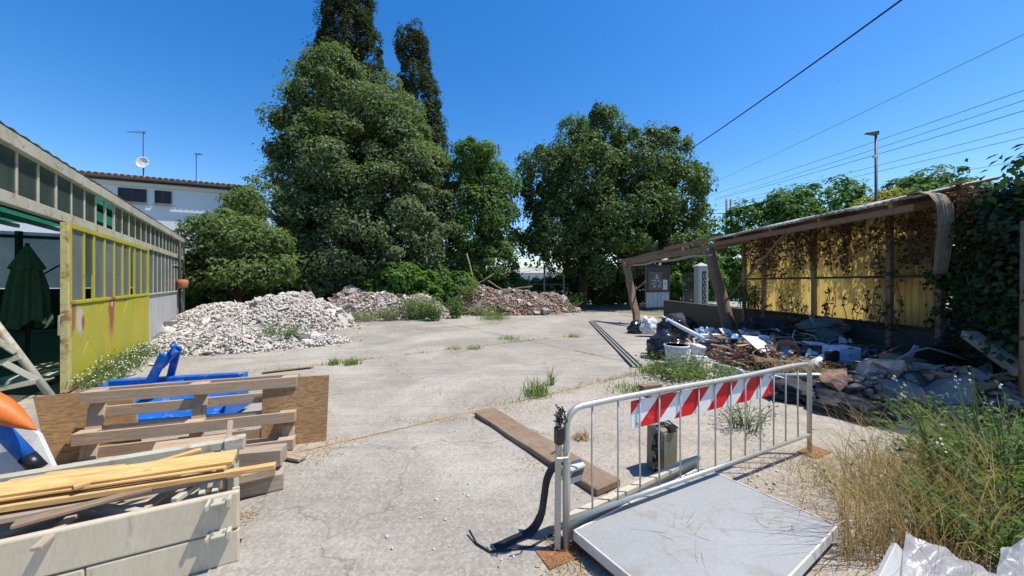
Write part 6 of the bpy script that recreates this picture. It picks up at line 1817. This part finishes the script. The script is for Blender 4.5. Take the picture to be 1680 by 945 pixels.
for k in range(9):
    p = ga.lerp(gb, k / 8)
    mb = MB(); mb.tube([p + Vector((0, 0, 0.12)), p + Vector((0, 0, 2.15 + 0.1 * math.sin(k * 0.39)))], 0.014 if k not in (0, 8) else 0.035, 6); mb.build('bar', MAT['pole_metal'], gate)
for z in (0.15, 0.95, 2.05):
    mb = MB(); mb.bar(ga + Vector((0, 0, z)), gb + Vector((0, 0, z)), 0.03, 0.05); mb.build('rail', MAT['pole_metal'], gate)
for k in range(8):
    p = ga.lerp(gb, (k + 0.5) / 8)
    mb = MB(); mb.tube([p + Vector((0, 0, 0.2)), p + Vector((0, 0, 0.9))], 0.01, 5); mb.build('bar', MAT['pole_metal'], gate)
# dark gate leaf carrying the notice
d0 = G(1058, 507); d1 = G(1098, 505); dg = thing('solid_gate', (d0 + d1) / 2, 'dark metal gate leaf with a black notice at the back of the yard', 'gate')
dx_ = (d1 - d0).normalized(); dn_ = Vector((dx_.y, -dx_.x, 0))
if dn_.y > 0: dn_ = -dn_
Rg = Matrix((dx_, -dn_, Vector((0, 0, 1)))).transposed(); gl = (d1 - d0).length
def gbx(name, a0, a1, z0, z1, o0, o1, mat, par):
    mb = MB(); c = d0 + dx_ * (a0 + a1) / 2 + dn_ * (o0 + o1) / 2; c.z = (z0 + z1) / 2
    mb.box(c, (a1 - a0, o1 - o0, z1 - z0), Rg); return mb.build(name, mat, par)
for k in range(6):
    gbx('sheet', gl * k / 6 + 0.01, gl * (k + 1) / 6 - 0.01, 0.08, 1.0, -0.02, 0.02, MAT['greyblock'], dg)
gbx('upper_sheet', 0.02, gl - 0.02, 1.03, 2.6, -0.02, 0.015, MAT['dark_steel'], dg)
for a in (0.0, gl - 0.05): gbx('stile', a, a + 0.06, 0.0, 2.75, -0.03, 0.04, MAT['pole_metal'], dg)
for z in (0.04, 1.0, 2.66): gbx('rail', 0.06, gl - 0.05, z, z + 0.045, -0.03, 0.035, MAT['pole_metal'], dg)
Yg = (d0.y + d1.y) / 2
nt_ = thing('notice_board', d0 + dx_ * 0.3 + Vector((0, 0, 1.15)), 'black notice with white marks fixed to the dark gate leaf', 'notice')
def on_gate(px, py):
    k_ = (px - 840) / 600; a = (k_ * d0.y - d0.x) / (dx_.x - k_ * dx_.y)
    Yp = (d0 + dx_ * a).y
    return a, EYE - (py - 464) / 600 * Yp
a0, z1 = on_gate(1063, 446); a1, z0 = on_gate(1086, 476)
gbx('board', a0, a1, z0, z1, 0.02, 0.035, MAT['black'], nt_)
def stroke(pts):
    mb = MB(); q = []
    for (px, py) in pts:
        a, z = on_gate(px, py); p = d0 + dx_ * a + dn_ * 0.042; p.z = z; q.append(p)
    mb.tube(q, 0.03, 5); mb.build('white_mark', MAT['paper'], nt_)
for pts_ in (((1074, 452), (1079, 454)), ((1076, 450), (1077, 457)), ((1073, 456), (1080, 457)), ((1068, 460), (1075, 460), (1072, 466), (1072, 471)), ((1076, 463), (1080, 460), (1083, 464), (1078, 471), (1084, 470)), ((1068, 464), (1070, 467)), ((1070, 471), (1075, 470))): stroke(pts_)
a0, z1 = on_gate(1087, 459); a1, z0 = on_gate(1094, 475)
lb = gbx('white_label', a0, a1, z0, z1, 0.02, 0.038, MAT['paper'], nt_)
ac, zc = on_gate(1090.5, 465)
mb = MB(); mb.tube([d0 + dx_ * (ac + 0.05 * math.cos(q)) + dn_ * 0.042 + Vector((0, 0, zc + 0.06 * math.sin(q))) for q in [k * 0.63 for k in range(11)]] + [d0 + dx_ * (ac + 0.05) + dn_ * 0.042 + Vector((0, 0, zc - 0.2))], 0.013, 4); mb.build('figure', MAT['dark_steel'], lb)
# post and wire fence in the gap between the trees
fn = thing('wire_fence', (2.2, 25.5, 0), 'wire fence on thin posts in the gap under the magnolia', 'fence')
for px in (845, 868, 893, 925):
    b = P(px, 464, 25.5); b.z = 0
    mb = MB(); mb.tube([b, b + Vector((0, 0, 2.9 if px in (893, 925) else 2.1))], 0.06, 7); mb.build('post', MAT['greyblock'], fn)
for z in (0.5, 1.0, 1.5, 2.0):
    mb = MB(); mb.tube([P(840, 464, 25.5) * Vector((1, 1, 0)).length if False else Vector((0.0, 25.5, z)), Vector((4.0, 25.5, z))], 0.012, 4); mb.build('wire', MAT['galv'], fn)
hs_ = thing('far_greenhouse', (2.5, 60, 0), 'pale low building glimpsed far off between the trees', 'building')
mb = MB(); mb.box((2.5, 62, 1.6), (14, 4, 3.2)); mb.build('wall', MAT['plaster'], hs_)
mb = MB(); mb.add([(-5, 59.6, 3.2), (10, 59.6, 3.2), (10, 62, 4.2), (-5, 62, 4.2), (10, 64.4, 3.2), (-5, 64.4, 3.2)], [(0, 1, 2, 3), (3, 2, 4, 5)]); mb.build('roof', MAT['corr'], hs_)
for x in (-2, 1, 4, 7):
    mb = MB(); mb.box((x, 59.97, 1.7), (1.4, 0.08, 1.2)); mb.build('window', MAT['shutter'], hs_)

# ------------------------------------------------------------------ street lamp, poles and cables
lb_ = P(1438, 464, 15.4); lb_.z = 0
lamp = thing('street_lamp', lb_, 'grey street lamp with wedge head above the shed', 'street lamp')
lt_ = P(1437, 222, 15.4)
mb = MB(); mb.tube([lb_, lb_.lerp(lt_, 0.5), lt_], [0.075, 0.06, 0.045], 10); mb.build('pole', MAT['pole_metal'], lamp, smooth=True)
mb = MB(); hx = lt_
mb.add([hx + Vector(q) for q in ((0.06, -0.11, 0.0), (0.06, 0.11, 0.0), (-0.45, 0.08, 0.06), (-0.45, -0.08, 0.06), (0.06, -0.1, 0.2), (0.06, 0.1, 0.2), (-0.42, 0.06, 0.11), (-0.42, -0.06, 0.11))], [(0, 1, 2, 3), (4, 7, 6, 5), (0, 4, 5, 1), (3, 2, 6, 7), (0, 3, 7, 4), (1, 5, 6, 2)])
mb.build('head', MAT['pole_metal'], lamp, bevel=0.02)
mb = MB(); mb.box(P(1436, 257, 15.4), (0.16, 0.12, 0.1)); mb.build('bracket', MAT['whiteplastic'], lamp, bevel=0.01)
tp_ = thing('utility_pole', P(1195, 464, 45) * 1.0, 'twin utility pole far beyond the small pale tree', 'utility pole'); tp_.location.z = 0
WM[tp_.name] = Matrix.Translation(tp_.location)
for dx in (-0.22, 0.3):
    b = P(1195, 464, 45); mb = MB(); mb.tube([Vector((b.x + dx, 45, 0)), Vector((b.x + dx, 45, P(1195, 327, 45).z))], 0.13, 8); mb.build('shaft', MAT['pole_metal'], tp_, smooth=True)
mb = MB(); b = P(1195, 350, 45); mb.bar((b.x - 1.4, 45, b.z), (b.x + 0.6, 45, b.z), 0.08, 0.08); mb.build('cross_arm', MAT['pole_metal'], tp_)
def cable(p0, p1, r, label, sag=0.3, ext=0.6):
    d = p1 - p0; q1 = p1 + d * ext
    mb = MB(); mb.tube([p0.lerp(q1, t_ / 16) - Vector((0, 0, sag * 4 * (t_ / 16) * (1 - t_ / 16))) for t_ in range(17)], r, 5)
    tag(mb.build('overhead_cable', MAT['cable'], origin=p0, smooth=True), label, 'cable')
cable(P(1120, 253, 22), P(1470, -3, 8.6), 0.024, 'thick black overhead cable slanting up from the magnolia to the top edge', 0.15, 0.5)
far = P(1180, 330, 46)
for i, (px, py, fy, Yn, r, lab) in enumerate((
        (1680, 48, 298, 15.0, 0.012, 'highest thin overhead cable reaching the right edge'),
        (1680, 141, 318, 17.0, 0.014, 'second thin overhead cable from the top at the right edge'),
        (1680, 158, 326, 18.0, 0.014, 'third thin overhead cable from the top at the right edge'),
        (1680, 175, 328, 18.5, 0.017, 'fourth overhead cable from the top at the right edge'),
        (1680, 204, 336, 20.0, 0.014, 'fifth thin overhead cable from the top at the right edge'),
        (1680, 219, 340, 20.5, 0.014, 'sixth thin overhead cable from the top at the right edge'),
        (1680, 258, 345, 24.0, 0.014, 'lowest thin overhead cable near the right edge'))):
    cable(P(1172, fy, 46), P(px, py, Yn), r, lab, 0.25, 0.4)

# ------------------------------------------------------------------ right foreground: dry grass, weeds, film
def area_pts(n, fn_):
    out = []
    while len(out) < n:
        x = random.uniform(0.2, 4.6); y = random.uniform(1.0, 4.2)
        k = fn_(x, y)
        if random.random() < k: out.append((x, y, 0.0))
    return np.array(out)
def inside_scale(x, y):
    q = Vector((x, y, 0)) - sp1
    a = q.dot(sa); b = q.dot(sbv)
    return -0.06 < a < sl + 0.02 and -0.06 < b < sw + 0.02
def dens(x, y):
    if inside_scale(x, y): return 0
    q = Vector((x, y, 0)) - sp1; a = q.dot(sa); b = q.dot(sbv)
    k = 0
    if x / y > 0.62 and y < 3.4: k = min(1.0, (x - 1.55 - 0.25 * (y - 2)) * 0.8)
    if b > sw - 0.1 and x > 1.3: k = max(k, 0.5)
    if x / y > 1.15: k = max(k, 0.9)
    return max(0, k) * (0.45 + 0.9 * max(0, noise.noise((x * 2.5, y * 2.5, 7)) + 0.25))
v, f = blades(area_pts(7500, dens), 0.12, 0.0055, 0.8)
stuff_mesh('dry_grass', v, f, MAT['gr_dry'], 'matted dry grass around the scale and the right foreground', 'grass')
def dens2(x, y):
    q = Vector((x, y, 0)) - sp1; a = q.dot(sa); b = q.dot(sbv)
    if inside_scale(x, y): return 0
    return 0.8 if (-0.45 < a < 0.05 and -0.2 < b < 0.75) else 0
v, f = blades(area_pts(900, dens2), 0.05, 0.005, 1.2)
stuff_mesh('dry_grass', v, f, MAT['gr_dry'], 'short dry grass by the rusty foot plate at the left corner of the scale', 'grass')
# tall dry stalks leaning
pts = []
for i in range(950):
    p = G(random.uniform(1380, 1660), random.uniform(750, 935)); pts.append((p.x, p.y, 0))
v, f = blades(np.array(pts), 0.62, 0.006, 0.45, seg=4, bias=(-0.35, 0.0))
stuff_mesh('dry_stalks', v, f, MAT['gr_dry'], 'tall dry grass stalks leaning left before the green weeds', 'grass')
weed('weed_bush', 'dense green weeds at the right edge of the foreground', G(1640, 830), 0.62, 0.6, 90, 0.06, MAT['lf_weed'], per=24, lean=(-0.1, 0), florets=0)
weed('weed_bush', 'green weeds in front of the dense weeds near the plastic film', G(1610, 900), 0.42, 0.45, 60, 0.05, MAT['lf_weed'], per=22, lean=(-0.15, 0))
weed('weed_bush', 'green weeds at the foot of the shaded ivy on the right', G(1650, 770), 0.6, 0.7, 60, 0.06, MAT['lf_mid'], per=18, lean=(-0.1, 0))
for i, (px, py, h_, lx, lab) in enumerate(((1540, 820, 0.98, -0.25, 'tall weed stalk with white flower tip, leftmost of the tall stalks'), (1600, 790, 0.95, -0.08, 'tall weed stalk with pale flowers before the stone pile'), (1575, 840, 0.75, -0.2, 'mid height flowering weed stalk above the dry grass'), (1660, 800, 0.9, -0.12, 'flowering weed stalk at the right edge'))):
    weed('flower_stalk', lab, G(px, py), h_, 0.12, 4, 0.03, MAT['lf_greyweed'], MAT['greenstem'], per=12, lean=(lx, 0), florets=3)
weed('weed_bush', 'small green weed sprouting right of the scale', G(1375, 800), 0.09, 0.3, 20, 0.03, MAT['lf_weed'], per=8)
# dry seed heads lying over the scale plate
v, f = blades(np.array([(p.x, p.y, 0.121) for p in [G(random.uniform(1235, 1340), random.uniform(800, 870), 0.12) for _ in range(46)]] + [(p.x, p.y, 0.121) for p in [G(random.uniform(1090, 1170), random.uniform(850, 935), 0.12) for _ in range(16)]]), 0.1, 0.004, 2.2)
stuff_mesh('seed_heads', v, f, MAT['gr_dry'], 'dry seed heads lying on the scale plate', 'grass')
# plastic film sheets
def film(name, pts, label, seed, amp=0.05):
    a, b, c, d = [Vector(p) for p in pts]
    mb = MB()
    def fs_(u_, v_):
        p = (a * (1 - u_) + b * u_) * (1 - v_) + (d * (1 - u_) + c * u_) * v_
        w_ = noise.noise((u_ * 2.2, v_ * 2.2, seed)) + 0.6 * abs(noise.noise((u_ * 3.4 + v_ * 2.6, v_ * 2.2, seed + 4))) + 0.16 * abs(noise.noise((u_ * 8 - v_ * 7, v_ * 6, seed)))
        return p + Vector((0.2 * w_, -0.3 * w_, w_)) * amp
    mb.grid(fs_, 90, 60)
    return tag(mb.build(name, MAT['film'], origin=(a + b + c + d) / 4, smooth=True), label, 'plastic sheet')
film('plastic_film', [P(1486, 872, 2.0), P(1640, 948, 1.85), P(1600, 1060, 1.6), P(1470, 1060, 1.6)], 'crumpled translucent plastic film at the bottom right', 2.0, 0.05)
film('plastic_film', [P(1640, 900, 1.75), P(1720, 870, 1.8), P(1760, 1040, 1.55), P(1625, 1020, 1.55)], 'second piece of plastic film in the bottom right corner', 9.0, 0.04)
mb = MB(); mb.bar(P(1478, 905, 1.95), P(1440, 985, 1.75), 0.09, 0.03, (0.6, -0.5, 0.6)); o = mb.build('wall_panel', MAT['whitegrey'], origin=P(1460, 945, 1.85), bevel=0.004); tag(o, 'pale board end beside the plastic film at the bottom edge', 'board')
